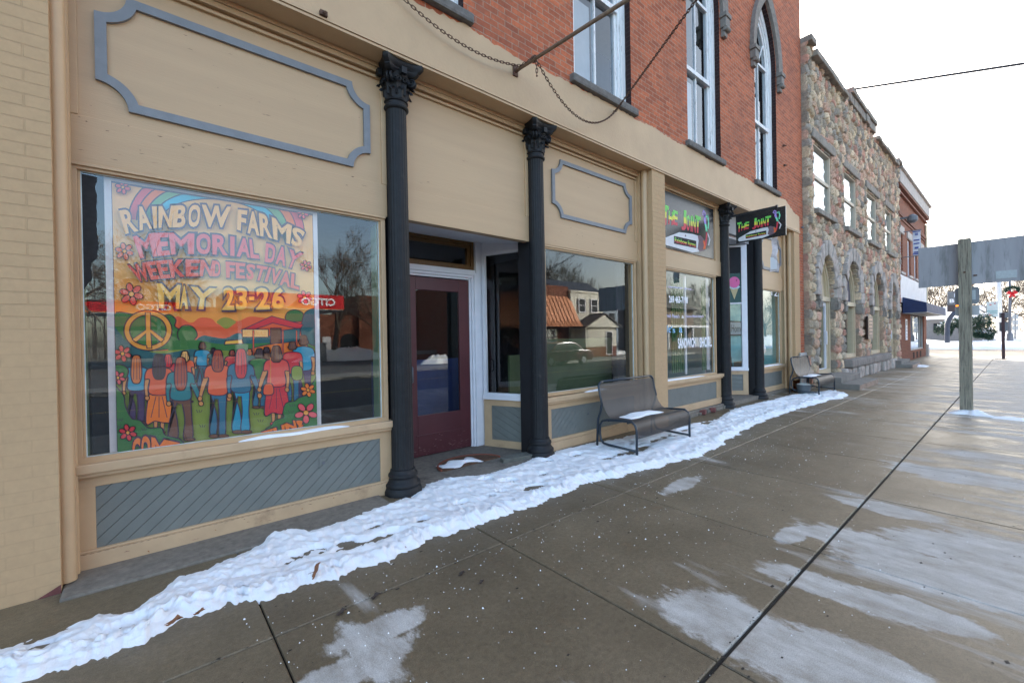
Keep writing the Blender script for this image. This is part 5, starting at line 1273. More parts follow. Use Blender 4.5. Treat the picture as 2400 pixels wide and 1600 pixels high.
b = MB(); b.poly([(SX1-.01,SY+.02,0),(SX1-.01,16,0),(SX1-.01,16,9.3),(SX1-.01,SY+.02,9.3)]); b.poly([(SX0,16,0),(SX1,16,0),(SX1,16,9.3),(SX0,16,9.3)]); b.poly([(SX0,SY+.2,9.3),(SX1,SY+.2,9.3),(SX1,16,9.3),(SX0,16,9.3)]); b.build('rear_wall', mat('rear_stone', (.22,.2,.18), .9, .2), sb)
m_cream2 = m_cream
for a, b in UPW:
    f = MB(); frame_rect(f, a-.03, b+.03, 5.10, 7.06, .085, SY+.0, SY+.26); f.box(a, b, SY+.02, SY+.25, 6.06, 6.16)
    o = f.build('sash_window', mat('buff_frame', (.55,.47,.36), .6, .06), sb, bevel=.006)
    MB().poly([(a,SY+.06,5.15),(b,SY+.06,5.15),(b,SY+.06,7.0),(a,SY+.06,7.0)]).build('glass_pane', m_glass_up, o)
    MB().poly([(a,SY+.14,5.15),(b,SY+.14,5.15),(b,SY+.14,7.0),(a,SY+.14,7.0)]).build('window_blind', MATS['pale_blind'], o)
    s_ = MB(); n = 3
    for i in range(n): s_.box(a-.12+(b-a+.24)*i/n+.005, a-.12+(b-a+.24)*(i+1)/n-.005, SY-.17, SY+.1, 4.95, 5.10)
    s_.build('window_sill', m_cap, o, bevel=.025)
    l = MB(); l.box(a-.3, b+.3, SY-.105, SY-.02, 7.06, 7.34); l.build('lintel', m_cap, o, bevel=.04)
for n_, (a, b, z0, zs, zt) in enumerate(ARW):
    is_door = n_ in (0, 3); c = (a+b)/2; y0 = SY+.06
    def arc(k, m=18): return [(c+((b-a)/2-k)*math.cos(math.pi-math.pi*i/m), zs+(zt-zs-k)*math.sin(math.pi*i/m)) for i in range(m+1)]
    f = MB(); w_ = .13
    for k0, k1, ya in ((-.03,w_,y0),(w_,w_+.05,y0+.04)):
        O_, I_ = arc(k0), arc(k1); O_ = [(O_[0][0],z0)]+O_+[(O_[-1][0],z0)]; I_ = [(I_[0][0],z0)]+I_+[(I_[-1][0],z0)]
        for i in range(len(O_)-1):
            f.poly([(O_[i][0],ya,O_[i][1]),(O_[i+1][0],ya,O_[i+1][1]),(I_[i+1][0],ya,I_[i+1][1]),(I_[i][0],ya,I_[i][1])])
            f.poly([(I_[i][0],ya,I_[i][1]),(I_[i+1][0],ya,I_[i+1][1]),(I_[i+1][0],ya+.18,I_[i+1][1]),(I_[i][0],ya+.18,I_[i][1])])
    f.box(a+.02, b-.02, y0-.02, y0+.2, zs-.1, zs+.04); f.box(a+.02, b-.02, y0-.01, y0+.2, z0, z0+.14)
    o = f.build('arched_door' if is_door else 'arched_window', m_cream, sb)
    I_ = arc(w_); MB().poly([(x, y0+.1, z) for x, z in I_]).build('fanlight', mat('screened_fanlight', (.09,.085,.115), .5, .2) if not is_door or n_ == 3 else m_cream, o)
    if is_door:
        d = MB(); frame_rect(d, a+.13, b-.13, z0+.05, zs-.12, .11, y0+.07, y0+.12); do = d.build('door', m_white, o, bevel=.005)
        MB().tube([(b-.42,y0+.07,z0+.9),(b-.42,y0,z0+.9),(b-.42,y0,z0+1.3),(b-.42,y0+.07,z0+1.3)], .02, 8).build('door_handle', m_white, do)
    MB().poly([(a+.1,y0+.1,z0+.1),(b-.1,y0+.1,z0+.1),(b-.1,y0+.1,zs-.1),(a+.1,y0+.1,zs-.1)]).build('glass_pane', m_glass, o)
    MB().poly([(a+.1,y0+.55,z0),(b-.1,y0+.55,z0),(b-.1,y0+.55,zt),(a+.1,y0+.55,zt)]).build('drapery', mat('buff_drape', (.34,.30,.22), .8, .2, stretch=(9,9,.4)), o)
    for s_, x in ((-1,a),(1,b)):                                        # carved impost blocks
        q = MB(); q.box(x-(.28 if s_ < 0 else .0), x+(.0 if s_ < 0 else .28), SY-.15, SY+.05, zs-.12, zs+.0); q.box(x-(.25 if s_ < 0 else .0), x+(.0 if s_ < 0 else .25), SY-.12, SY+.05, zs-.36, zs-.1201)
        for i in range(4): q.tube([(x+s_*(.05+.07*i)*1.0, SY-.13, zs-.34), (x+s_*(.04+.06*i), SY-.15, zs-.14)], .03, 6)
        q.build('impost_block', m_cap, sb, bevel=.015)
    v = MB(); P, Q_ = arc(-.02, 13), arc(-.46, 13)                        # rough voussoirs
    for i in range(13):
        yy = SY-.115-.05*random.random(); m_ = .01
        A, B, C, D = Vector(P[i]).lerp(Vector(P[i+1]), .03), Vector(P[i]).lerp(Vector(P[i+1]), .97), Vector(Q_[i]).lerp(Vector(Q_[i+1]), .97), Vector(Q_[i]).lerp(Vector(Q_[i+1]), .03)
        e_ = random.uniform(-.05, .06); C = B+(C-B)*(1+e_); D = A+(D-A)*(1+e_)
        v.prism([(A.x,yy,A.y),(B.x,yy,B.y),(C.x,yy-.02,C.y),(D.x,yy-.02,D.y)], (0,.2,0))
    v.build('arch_stone', mat('arch_fieldstone', (.40,.35,.31), .9, .45, 3, .03, 25), sb, bevel=.03)
# sill course and battered base under the arched windows
for a, b in ((17.45,20.6),(20.61,24.1)):
    MB().box(a, b, SY-.30, SY+.1, .40, .67).build('sill_course', mat('sill_stone', (.22,.195,.175), .9, .3, 4, .02, 25), sb, bevel=.05)
mb = MB(); x = 17.0
while x < 24.9:
    w_ = random.uniform(.28,.62); mb.box(x+.03, x+w_-.03, SY-.20-.12*random.random(), SY-.0, -.02, .385); x += w_
mb.build('base_stone', mat('arch_fieldstone', (.40,.35,.31)), sb, bevel=.06)
# bronze plaque with a yellow disc sticker
pl = MB(); pl.box(20.15, 20.95, SY-.22, SY-.16, 1.30, 2.15); po_ = pl.build('plaque', mat('bronze', (.035,.022,.022), .4, .2, metal=.6), sb, bevel=.01)
t = MB()
for i in range(5): t.box(20.25+.04*(i%2), 20.85-.05*(i%3), SY-.229, SY-.221, 2.0-.13*i, 2.05-.13*i)
t.build('raised_lettering', mat('worn_bronze', (.28,.18,.14), .4, .2, metal=.5), po_)
MB().poly([(21.97+.11*math.cos(q), SY+.23, 1.78+.13*math.sin(q)) for q in np.linspace(0,6.28,20)[:-1]]).build('yellow_sticker', mat('yellow_sticker', (.75,.75,.02), .6, .05), sb)
# stone steps at both doors
m_step = mat('step_concrete', (.20,.185,.165), .85, .2, 4, .006, 60); m_stepf = mat('step_edge', (.30,.22,.17), .85, .25, 5, .006, 60)
for lab, (x0, x1), ys in (('broad concrete steps at the near arched door of the stone building',(14.55,16.85),(2.78,3.18)),('broad concrete steps at the far arched door of the stone building',(24.8,27.2),(2.95,3.30))):
    s_ = thing('stone_steps', lab, 'steps', ((x0+x1)/2, 3.4, 0), 'concrete steps at the stone building')
    MB().box(x0, x1, ys[0], 3.62, -.01, .15).build('lower_step', [m_step], s_, bevel=.012); MB().box(x0+.03, x1-.08, ys[1], 3.98, .151, .305).build('upper_step', [m_step], s_, bevel=.012)
    MB().box(x0+.004, x1-.004, ys[0]-.006, ys[0]-.001, .0, .125).build('riser_face', m_stepf, s_)

# ================================================================ brown-brick corner building
cb = thing('corner_building', 'brown brick corner shop building with a white panel and navy awning', 'building', (34.5, 6, 0))
KY, KX0, KX1, KZ = 3.90, 28.05, 41.0, 8.85
KX1 = 38.6
KW = [(29.12,30.1), (31.6,32.65), (33.9,34.9), (36.3,37.3)]
mb = MB(); xs_ = KX0
for a, b in KW:
    mb.poly([(xs_,KY,4.45),(a,KY,4.45),(a,KY,KZ),(xs_,KY,KZ)]); mb.poly([(a,KY,4.45),(b,KY,4.45),(b,KY,4.62),(a,KY,4.62)]); mb.poly([(a,KY,6.6),(b,KY,6.6),(b,KY,KZ),(a,KY,KZ)]); xs_ = b
    for p, q in (((a,4.62),(a,6.6)),((a,6.6),(b,6.6)),((b,6.6),(b,4.62)),((b,4.62),(a,4.62))): mb.poly([(p[0],KY,p[1]),(p[0],KY+.2,p[1]),(q[0],KY+.2,q[1]),(q[0],KY,q[1])])
mb.poly([(xs_,KY,4.45),(KX1,KY,4.45),(KX1,KY,KZ),(xs_,KY,KZ)])
mb.box(KX0, 32.3, KY, KY+.5, -.02, 2.62); mb.box(32.301, 37.4, KY, KY+.5, -.02, .5); mb.box(37.401, KX1, KY, KY+.5, -.02, 2.62); mb.poly([(KX0,KY+.01,2.62),(KX1,KY+.01,2.62),(KX1,KY+.01,4.45),(KX0,KY+.01,4.45)])
mb.poly([(KX1,KY,0),(KX1,16,0),(KX1,16,KZ),(KX1,KY,KZ)]); mb.poly([(KX0,KY,0),(KX0,16,0),(KX0,16,KZ),(KX0,KY,KZ)][::-1]); mb.poly([(KX0,16,0),(KX1,16,0),(KX1,16,KZ),(KX0,16,KZ)]); mb.poly([(KX0,KY,KZ),(KX1,KY,KZ),(KX1,16,KZ),(KX0,16,KZ)])
mb.build('brick_wall', m_brickdark, cb)
m_kstone = mat('pale_cornice', (.44,.40,.37), .8, .15, 4, .01, 30); m_kband = mat('cornice_brick', (.20,.075,.048), .85, .2, 8)
k = MB(); k.box(KX0-.02, KX1+.15, KY-.22, KY+.5, 8.86, 9.5); k.box(KX0-.05, KX1+.25, KY-.32, KY+.6, 9.501, 9.62); k.build('parapet', m_kstone, cb, bevel=.02)
k = MB()
for z, d in ((8.74,.20),(8.5,.12),(7.6,.05),(7.45,.08),(7.3,.05)): k.box(KX0, KX1+d, KY-d, KY-.001, z, z+.09)
k.build('corbel_course', m_kband, cb)
for a, b in KW:
    f = MB(); frame_rect(f, a-.0, b+.0, 4.62, 6.6, .09, KY+.08, KY+.18); f.box(a,b,KY+.09,KY+.17,5.6,5.68); o = f.build('sash_window', m_white, cb)
    MB().poly([(a,KY+.15,4.65),(b,KY+.15,4.65),(b,KY+.15,6.58),(a,KY+.15,6.58)]).build('glass_pane', m_glass_up, o); MB().poly([(a,KY+.19,4.65),(b,KY+.19,4.65),(b,KY+.19,6.58),(a,KY+.19,6.58)]).build('window_blind', MATS['pale_blind'], o)
    MB().box(a-.2, b+.2, KY-.06, KY+.05, 6.605, 6.98).build('lintel', m_kstone, o, bevel=.02); MB().box(a-.1, b+.1, KY-.1, KY+.1, 4.50, 4.615).build('window_sill', m_kstone, o)
MB().box(KX0+.75, KX1-.25, KY-.06, KY-.002, 3.05, 4.45).build('white_panel', m_panelw, cb)
aw = MB(); x0, x1 = 29.35, 37.9
aw.poly([(x0,KY-.07,3.32),(x0,2.95,2.98),(x1,2.95,2.98),(x1,KY-.07,3.32)], 1); aw.poly([(x0,2.95,2.98),(x0,2.94,2.53),(x1,2.94,2.53),(x1,2.95,2.98)], 1)
aw.poly([(x0,KY-.07,3.32),(x0,KY-.07,2.5),(x0,2.94,2.53),(x0,2.95,2.98)], 0); aw.poly([(x1,KY-.07,3.32),(x1,2.95,2.98),(x1,2.94,2.53),(x1,KY-.07,2.5)], 0)
ao = aw.build('awning', [m_navy, m_navylit], cb)
a_ = MB(); a_.box(x0,x1,2.945,2.97,2.5,2.528); a_.box(x0,x0+.03,2.97,KY-.05,2.48,2.5); a_.box(x0+.05,x1,2.98,KY-.02,2.505,2.515); a_.build('awning_frame', m_alu, ao)
MB().box(30.6, 31.05, KY-.03, KY-.002, 1.12, 2.22).build('number_plate', m_text, cb)
t = MB()
for i, ch in enumerate('122'): wall_text(t, ch, 30.72, 30.93, 1.90-.33*i, 2.14-.33*i, KY-.032, 0, .02)
t.build('number_digit', m_ironbox, cb)
f = MB(); frame_rect(f, 32.3, 37.4, .501, 2.62, .08, KY+.05, KY+.14); f.box(36.2,36.3,KY+.06,KY+.13,.58,2.54); o = f.build('shop_window', m_alu, cb)
MB().poly([(32.38,KY+.1,.58),(37.32,KY+.1,.58),(37.32,KY+.1,2.54),(32.38,KY+.1,2.54)]).build('glass_pane', m_glass_up, o); MB().box(32.3,37.4,KY+.49,KY+.5,.5,2.6).build('window_back', mat('tan_slats', (.22,.17,.12), .7, .2, stretch=(9,1,.3)), o)
q = MB()
for i in range(3): q.box(33.0+i*1.3, 33.5+i*1.3, KY-.012, KY-.001, .05, .40)  # flat dark brick panels on the wall face, no hollow behind
q.build('dark_brick_panel', m_bricksoot, cb); MB().box(KX1-.45, KX1+.12, KY-.12, KY+.4, -.02, .75).build('corner_plinth', m_kstone, cb, bevel=.03)
MB().tube([(KX1-.25,KY-.06,2.7),(KX1-.25,KY-.06,8.4)], .06, 10).build('downpipe', m_cream, cb); MB().tube([(28.2,KY-.1,.0),(28.2,KY-.1,8.6)], .05, 8).build('downpipe', m_kband, cb)
l_ = MB(); l_.box(28.18,28.34,KY-.55,KY-.02,7.05,7.12); l_.lathe([(.10,6.8),(.2,6.9),(.2,7.1),(.08,7.2)], 28.26, KY-.6, 14); l_.build('wall_lamp', m_steel, cb)
# banner on an arm from that wall
bn2 = thing('street_banner', 'narrow white banner with blue lettering hung from an arm on the corner building', 'banner', (30.2, 3.8, 5.5))
bxx = 22.0
_a, _b = 2.30, 3.05
def atX(px, py, X):
    d = AF+AR*((px-1200)/FPX)-AU*((py-800)/FPX); return d.y*X/d.x, EYE+d.z*X/d.x
(y_l, z_t), (y_r, z_b) = atX(2139, 542, 30.0), atX(2158, 597, 30.0)
rows = [[(30.0+.03*math.sin(i*.8)*(j/1.0), y_l+(y_r-y_l)*j, z_t+(z_b-z_t)*i/8) for j in (0,.33,.66,1)] for i in range(9)]
MB().grid(rows).build('cloth', mat('banner_white', (.66,.68,.74), .7, .05), bn2, smooth=True)
t = MB()
def bt(v0, v1, u0=0.0, u1=1.0): t.poly([(29.95, y_l+(y_r-y_l)*u, z_t+(z_b-z_t)*v) for u, v in ((u0,v0),(u1,v0),(u1,v1),(u0,v1))])
bt(.02,.06); bt(.92,.97)
for i in range(3): bt(.10+.035*i,.125+.035*i,.3,.7)
for v in (.36,.50,.85): bt(v,v+.05,.12,.88)
bt(.66,.74,.25,.75); t.build('banner_print', mat('banner_blue', (.06,.09,.30), .7, .2), bn2)
MB().tube([(30.02,KY-.02,z_t+.03),(30.02,min(y_l,y_r)-.05,z_t+.03)], .02, 8).tube([(30.02,KY-.02,z_b-.03),(30.02,min(y_l,y_r)-.05,z_b-.03)], .02, 8).build('arm', m_steel, bn2)

# ================================================================ wooden-post sign on the walk
ws = thing('street_sign', 'back of a big grey sign board on a weathered wooden post on the walk', 'sign', (11.68, .65, 0))
MB().box(11.60, 11.745, .565, .735, -.05, 3.245).build('post', m_woodp, ws, bevel=.006)
MB().box(11.75, 11.772, -.95, 1.292, 2.40, 3.19).build('sign_board', m_signback, ws)
MB().box(11.742, 11.7495, .02, .27, 2.46, 2.60).build('maker_plate', mat('pale_label', (.40,.44,.45), .5, .1, 30), ws)
MB().tube([(11.59,.65,2.62),(11.61,.65,2.62)], .018, 8).tube([(11.735,.54,2.56),(11.75,.50,2.56)], .012, 8).build('bolt', m_rust, ws)
pm = MB()
def rrect(y0, y1, z0, z1, r_=.05): return [(yy, zz) for cy, cz, a0 in ((y1-r_,z1-r_,0),(y0+r_,z1-r_,90),(y0+r_,z0+r_,180),(y1-r_,z0+r_,270)) for yy, zz in [(cy+r_*math.cos(R(a0+22.5*i)), cz+r_*math.sin(R(a0+22.5*i))) for i in range(5)]]
def plateYZ(px0, py0, px1, py1, X):
    (a, b), (c, d) = atX(px0, py0, X), atX(px1, py1, X); return min(a,c), max(a,c), min(b,d), max(b,d)
y0, y1, z0, z1 = plateYZ(2238, 675, 2296, 711, 11.76); MB().prism([(11.765,a,b) for a, b in rrect(y0,y1,z0,z1)], (.004,0,0)).build('route_plate', mat('plate_back', (.19,.20,.215), .5, .08, metal=.2), ws)
y0b, y1b, z0b, z1b = plateYZ(2238, 718, 2296, 738, 11.76); MB().prism([(11.765,a,b) for a, b in rrect(y0b,y1b,z0b,z1b,.03)], (.004,0,0)).build('arrow_plate', m_alu, ws)
MB().box(11.7641,11.7648,y0+.05,y0+.14,z0+.08,z1-.06).build('label', mat('pale_label', (.40,.44,.45)), ws)

# ================================================================ things beyond the cross street
def gx_at(px, py, X):
    y, z = atX(px, py, X); return y, z
mbt = MB(); n1, n2 = 60, 110; rows = []
for i in range(n1+1):
    x = 58+(i/n1)**1.6*140
    rows.append([(x+(.5*sn2(j*.3,i*.2,2) if i == 0 else 0), y, -.16+(0 if i == 0 else .30+.12*sn2(x,y,.7)+.10*sn2(x,y,2.3,3)+.55*math.exp(-((x-63)/3)**2-((y-8)/5)**2)+min(1.2,(x-58)*.012))) for j, y in enumerate(np.linspace(-60, 70, n2))])
tag(mbt.grid(rows).build('snow_field', m_snow, smooth=True), 'trampled snow on the verge beyond the cross street', 'snow', kind='stuff')
# clock sign on a curved post
ck = thing('bank_sign', 'grey box sign with white letters on a hooked steel post across the street', 'sign', (60, 4.4, .3))
X = 60.
def rectX(mb, px0, py0, px1, py1, X, d=.12, mi=0):
    (a, b), (c, e_) = atX(px0, py0, X), atX(px1, py1, X); mb.box(X-d, X+d, min(a,c), max(a,c), min(b,e_), max(b,e_), mi)
f = MB(); rectX(f, 2220, 684, 2262, 713, X, .15); f.build('sign_box', mat('sign_grey', (.14,.155,.165), .5, .08), ck, bevel=.03)
f = MB(); rectX(f, 2220, 714, 2262, 729, X, .13); f.build('display_case', mat('display_dark', (.05,.04,.042), .4, .1), ck)
t = MB(); (a, b), (c, e_) = atX(2226, 701, X), atX(2237, 709, X); put_text(t, 'B', lambda u, v: (X-.155, a+(c-a)*u, e_+(b-e_)*v), 0, .03)
(a2, b2), (c2, e2) = atX(2236.5, 688, X), atX(2238, 696, X); put_text(t, 'I', lambda u, v: (X-.155, a2+(c2-a2)*u, e2+(b2-e2)*v), 0, .03); t.build('lettering', m_text, ck)
def emit(name, c, s):
    m = bpy.data.materials.new(name); t, b_ = nodes(m); b_.inputs['Base Color'].default_value = (*c, 1); b_.inputs['Emission Color'].default_value = (*c, 1); b_.inputs['Emission Strength'].default_value = s; return m
f = MB(); rectX(f, 2240, 715, 2252, 718, X-.14, .004); f.build('amber_display', emit('amber_led', (1, .22, .01), .6), ck)
P_ = [(2220,803),(2220,770),(2221,758),(2225,746),(2231,738),(2240,731)]; MB().tube([(X, *atX(a, b, X)) for a, b in P_], .20, 12).build('post', mat('post_blue', (.045,.058,.085), .5, .1), ck, smooth=True)
# lamp post with wreath
lp = thing('street_lamp', 'grey lamp post carrying the wreath at the far corner', 'lamp post', (62, *atX(2367, 791, 62)))
y_, z_ = atX(2367, 791, 62); y2_, z2_ = atX(2366, 640, 62); MB().tube([(62,y_,z_-.3),(62,y2_,z2_)], [.13,.09], 10).build('pole', m_steel, lp, smooth=True); MB().lathe([(.22,z_-.3),(.22,z_+.3),(.14,z_+.45)], 62, y_, 12).build('foot', m_steel, lp); MB().tube([(62,y2_,z2_),(61.4,y2_-1.2,z2_+.25),(61.2,y2_-1.6,z2_+.2)], .05, 8).build('lamp_arm', m_steel, lp); MB().obox((61.1,y2_-1.8,z2_+.18), ((1,0,0),(0,1,0),(0,0,1)), (.16,.35,.07)).build('lamp_head', m_steel, lp, bevel=.03)
wr = thing('wreath', 'evergreen wreath with a red bow hung on the far lamp post', 'wreath', (61.7, *atX(2372, 679, 61.7)))
wy, wz = atX(2372, 679, 61.7); rw = abs(atX(2386, 679, 61.7)[0]-wy); mb = MB()
for i in range(900):
    q = random.uniform(0, 6.283); rr = rw+random.gauss(0, .06); c = Vector((61.7+random.gauss(0,.05), wy+rr*1.05*math.cos(q), wz+rr*.72*math.sin(q))); d = Vector((random.gauss(0,1),random.gauss(0,1),random.gauss(0,1))).normalized(); e_ = d.orthogonal().normalized()*.025
    mb.poly([c-d*.1-e_, c-d*.1+e_, c+d*.1])
mb.tube([(61.7, wy+rw*1.05*math.cos(q), wz+rw*.72*math.sin(q)) for q in np.linspace(0,6.283,24)[:-1]], .08, 6, closed=True); mb.build('greenery', m_needle, wr)
m_bow = mat('red_bow', (.62,.012,.02), .5, .15); by_, bz_ = atX(2372, 687, 61.6)
q = MB()
for s_ in (-1, 1): q.tube([(61.55,by_,bz_),(61.5,by_+s_*.18,bz_+.14),(61.5,by_+s_*.28,bz_+.05),(61.55,by_+s_*.14,bz_-.04),(61.55,by_,bz_)], [.05,.11,.12,.09,.05], 8); q.tube([(61.55,by_,bz_),(61.5,by_+s_*.15,bz_-.36)], [.05,.1], 6)
q.build('bow', m_bow, wr, smooth=True)
wp = tag(MB().tube([(66, *atX(2344, 820, 66)), (66, *atX(2339, 600, 66))], [.22,.17], 12).build('utility_pole', mat('white_pole', (.62,.60,.60), .6, .06), smooth=True), 'tall white pole across the street left of the wreath', 'pole')
rp = thing('sign_post', 'dark reddish square post carrying grey sign backs at the walk corner', 'sign', (35.2, .6, 0))
yy, zz = gpt(2350, 841)[1], 0
y0_, z0_ = atX(2352, 842, 35.0); y1_, z1_ = atX(2350, 733, 35.0); MB().box(34.94, 35.06, y0_-.06, y0_+.06, -.02, z1_).build('post', mat('red_black_post', (.05,.022,.025), .6, .3), rp); MB().box(34.8,35.2,y0_-.12,y0_+.3,-.02,.02).build('base_plate', m_ironbox, rp)
f = MB(); rectX(f, 2342, 733, 2363, 744, 35.1, .006); rectX(f, 2342, 755, 2363, 776, 35.1, .006); f.build('sign_plate', mat('plate_back', (.19,.20,.215)), rp)
ms = thing('map_sign', 'pale green notice board on a thin post across the street', 'sign', (64, *atX(2318, 787, 64)))
f = MB(); rectX(f, 2312, 708, 2339, 742, 64, .05); f.build('board', mat('mint_board', (.50,.56,.55), .6, .08), ms)
f = MB(); rectX(f, 2313, 728, 2338, 730, 63.93, .004); rectX(f, 2313, 733, 2338, 734, 63.93, .004); f.build('board_print', mat('teal_print', (.25,.42,.42), .6, .1), ms)
f = MB(); rectX(f, 2319, 713, 2324, 715, 63.93, .004); rectX(f, 2330, 710, 2334, 712, 63.93, .004); rectX(f, 2318, 737, 2324, 739, 63.93, .004); f.build('board_flourish', mat('bird_red', (.5,.08,.08), .6, .1), ms)
a, b = atX(2318, 788, 64), atX(2317, 742, 64); MB().tube([(64.06,*a),(64.06,*b)], .12, 8).build('post', mat('pale_post', (.36,.33,.25), .7, .1), ms)
rs = thing('route_signs', 'cluster of white route signs on a post at the right, beyond the wreath lamp', 'sign', (68, *atX(2378, 790, 68)))
a, b = atX(2379, 794, 68), atX(2379, 733, 68); MB().tube([(68.1,*a),(68.1,*b)], .07, 8).build('post', m_steel, rs)
f = MB()
for i in range(3):
    for j in range(2): rectX(f, 2372+8*j, 737+13*i, 2379+8*j, 748+13*i, 68, .02)
f.build('sign_plate', m_alu, rs)
# evergreen bushes: sprays of needles around a dark heart, caps of snow on top
def spray_bush(px, py, X, w_, h_, label, seed):
    y, z = atX(px, py, X); o = thing('evergreen_bush', label, 'bush', (X, y, z), 'evergreen bushes in the snow'); r4 = random.Random(seed); mb = MB(); sn_m = MB()
    lobes = [(r4.uniform(-.7,.7)*w_, r4.uniform(-.5,.5), r4.uniform(.3,.85)*h_, r4.uniform(.35,.6)) for _ in range(9)]
    for i in range(2600):
        l = r4.choice(lobes); d = Vector((r4.gauss(0,1), r4.gauss(0,1), r4.gauss(0,.8))).normalized(); rr = l[3]*r4.uniform(.6,1.12)
        c = Vector((X+l[1], y+l[0], z+l[2]))+Vector((d.x*rr*w_*.5, d.y*rr*w_*.6, d.z*rr*h_*.6))
        if c.z < z-.1: c.z = z+r4.uniform(0,.3)
        k = (d+Vector((r4.gauss(0,.5), r4.gauss(0,.5), r4.gauss(0,.5)-.1))).normalized()*r4.uniform(.12,.26); e_ = k.orthogonal().normalized()*.045
        (sn_m if d.z > .75 and r4.random() < .5 else mb).poly([c-e_, c+e_, c+k])
    mb.build('foliage', m_needle, o); sn_m.build('snow_tufts', m_snow, o)
spray_bush(2212, 790, 63, .9, 1.5, 'low dark evergreen behind the hooked post, leftmost bush', 1); spray_bush(2252, 783, 65, 1.5, 1.9, 'dark evergreen bush between hooked post and wooden post', 2); spray_bush(2288, 790, 63, 1.8, 2.1, 'wide evergreen bush just right of the wooden post', 3); spray_bush(2306, 798, 62, .8, 1.0, 'small evergreen at the right end of the bushes', 4)
fb = thing('grey_shed', 'low weathered grey building behind the evergreen bushes', 'building', (76, 10, .3))
a, b = atX(2180, 800, 76), atX(2300, 745, 76); MB().box(76, 86, b[0], a[0]+6, -.1, b[1]).build('wall', mat('weathered_boards', (.22,.20,.185), .8, .2, stretch=(5,5,.3)), fb); MB().prism([(75.5,b[0]-.5,b[1]),(75.5,a[0]+6.5,b[1]),(81,a[0]+6.5,b[1]+1.6),(81,b[0]-.5,b[1]+1.6)], (0,0,.12)).build('roof', m_snow, fb)
for i in range(3): MB().box(75.9,75.99,b[0]+1+i*2.2,b[0]+1.9+i*2.2,1.4,2.6).build('window', m_dark, fb)
# overhead wires
for i, (dz, lab) in enumerate(((0,'lower black utility wire leaving the stone parapet'),(.10,'upper thin utility wire leaving the stone parapet'))):
    a = Vector((18.4, SY+.3, 9.90+dz*.3)); y, z = atX(2415, 143-2.5*i*1.2, 20.5); b = Vector((20.5, y, z)); e_ = a+(b-a)*6; 
    tag(MB().tube(sag(a, e_, .12), .022 if i == 0 else .015, 6).build('utility_wire', mat('wire_black', (.03,.03,.035), .6, .1)), lab, 'wire', 'utility wires')
# ================================================================ bare trees
def tree_mesh(seed, h, spread=.5, up=.35, levels=6):
    r5 = random.Random(seed); tk, cw = MB(), MB()
    def grow(p, d, L, r_, lv):
        pts = [p]; rad = [r_]; q = p.copy(); dd = d.copy(); n = 4 if lv < 3 else 3
        for i in range(n):
            dd = (dd+Vector((r5.gauss(0,.13), r5.gauss(0,.13), r5.gauss(0,.08)+up*.10))).normalized(); q = q+dd*(L/n); pts.append(q.copy()); rad.append(max(r_*(1-.42*(i+1)/n), .009))
        (tk if lv < 2 else cw).tube(pts, rad, 7 if lv < 2 else (4 if lv < 4 else 3), cap=False)
        if lv >= levels: return
        k = r5.choice((3,3,4)) if lv else 6
        for i in range(k):
            f = r5.uniform(.45,1) if i else 1; j = min(n-1, int(f*n)); s = pts[j].lerp(pts[j+1], f*n-j) if f < 1 else pts[-1]
            ax = dd.orthogonal().normalized(); ax.rotate(Matrix.Rotation(r5.uniform(0,6.283), 3, dd)); nd = dd.copy(); nd.rotate(Matrix.Rotation(r5.uniform(.25,.85)*(spread/.5) if i else r5.uniform(0,.3), 3, ax))
            grow(s, nd.normalized(), L*r5.uniform(.58,.82), max(rad[-1]*r5.uniform(.55,.9), .009), lv+1)
    grow(Vector((0,0,-.1)), Vector((0,0,1)), h*.30, h*.022, 0)
    return tk, cw
protos = []
for s_, (sd_, h, sp_, up_, lv) in enumerate(((3,14,.55,.3,6),(8,15,.42,.5,6),(21,13,.65,.15,6))):
    tk, cw = tree_mesh(sd_, h, sp_, up_, lv); root = bpy.data.objects.new('bare_tree', None); COL.objects.link(root); ORG[root.name] = (0,0,0)
    tk.build('trunk', m_bark, root, smooth=True); cw.build('crown', m_bark, root); protos.append(root)
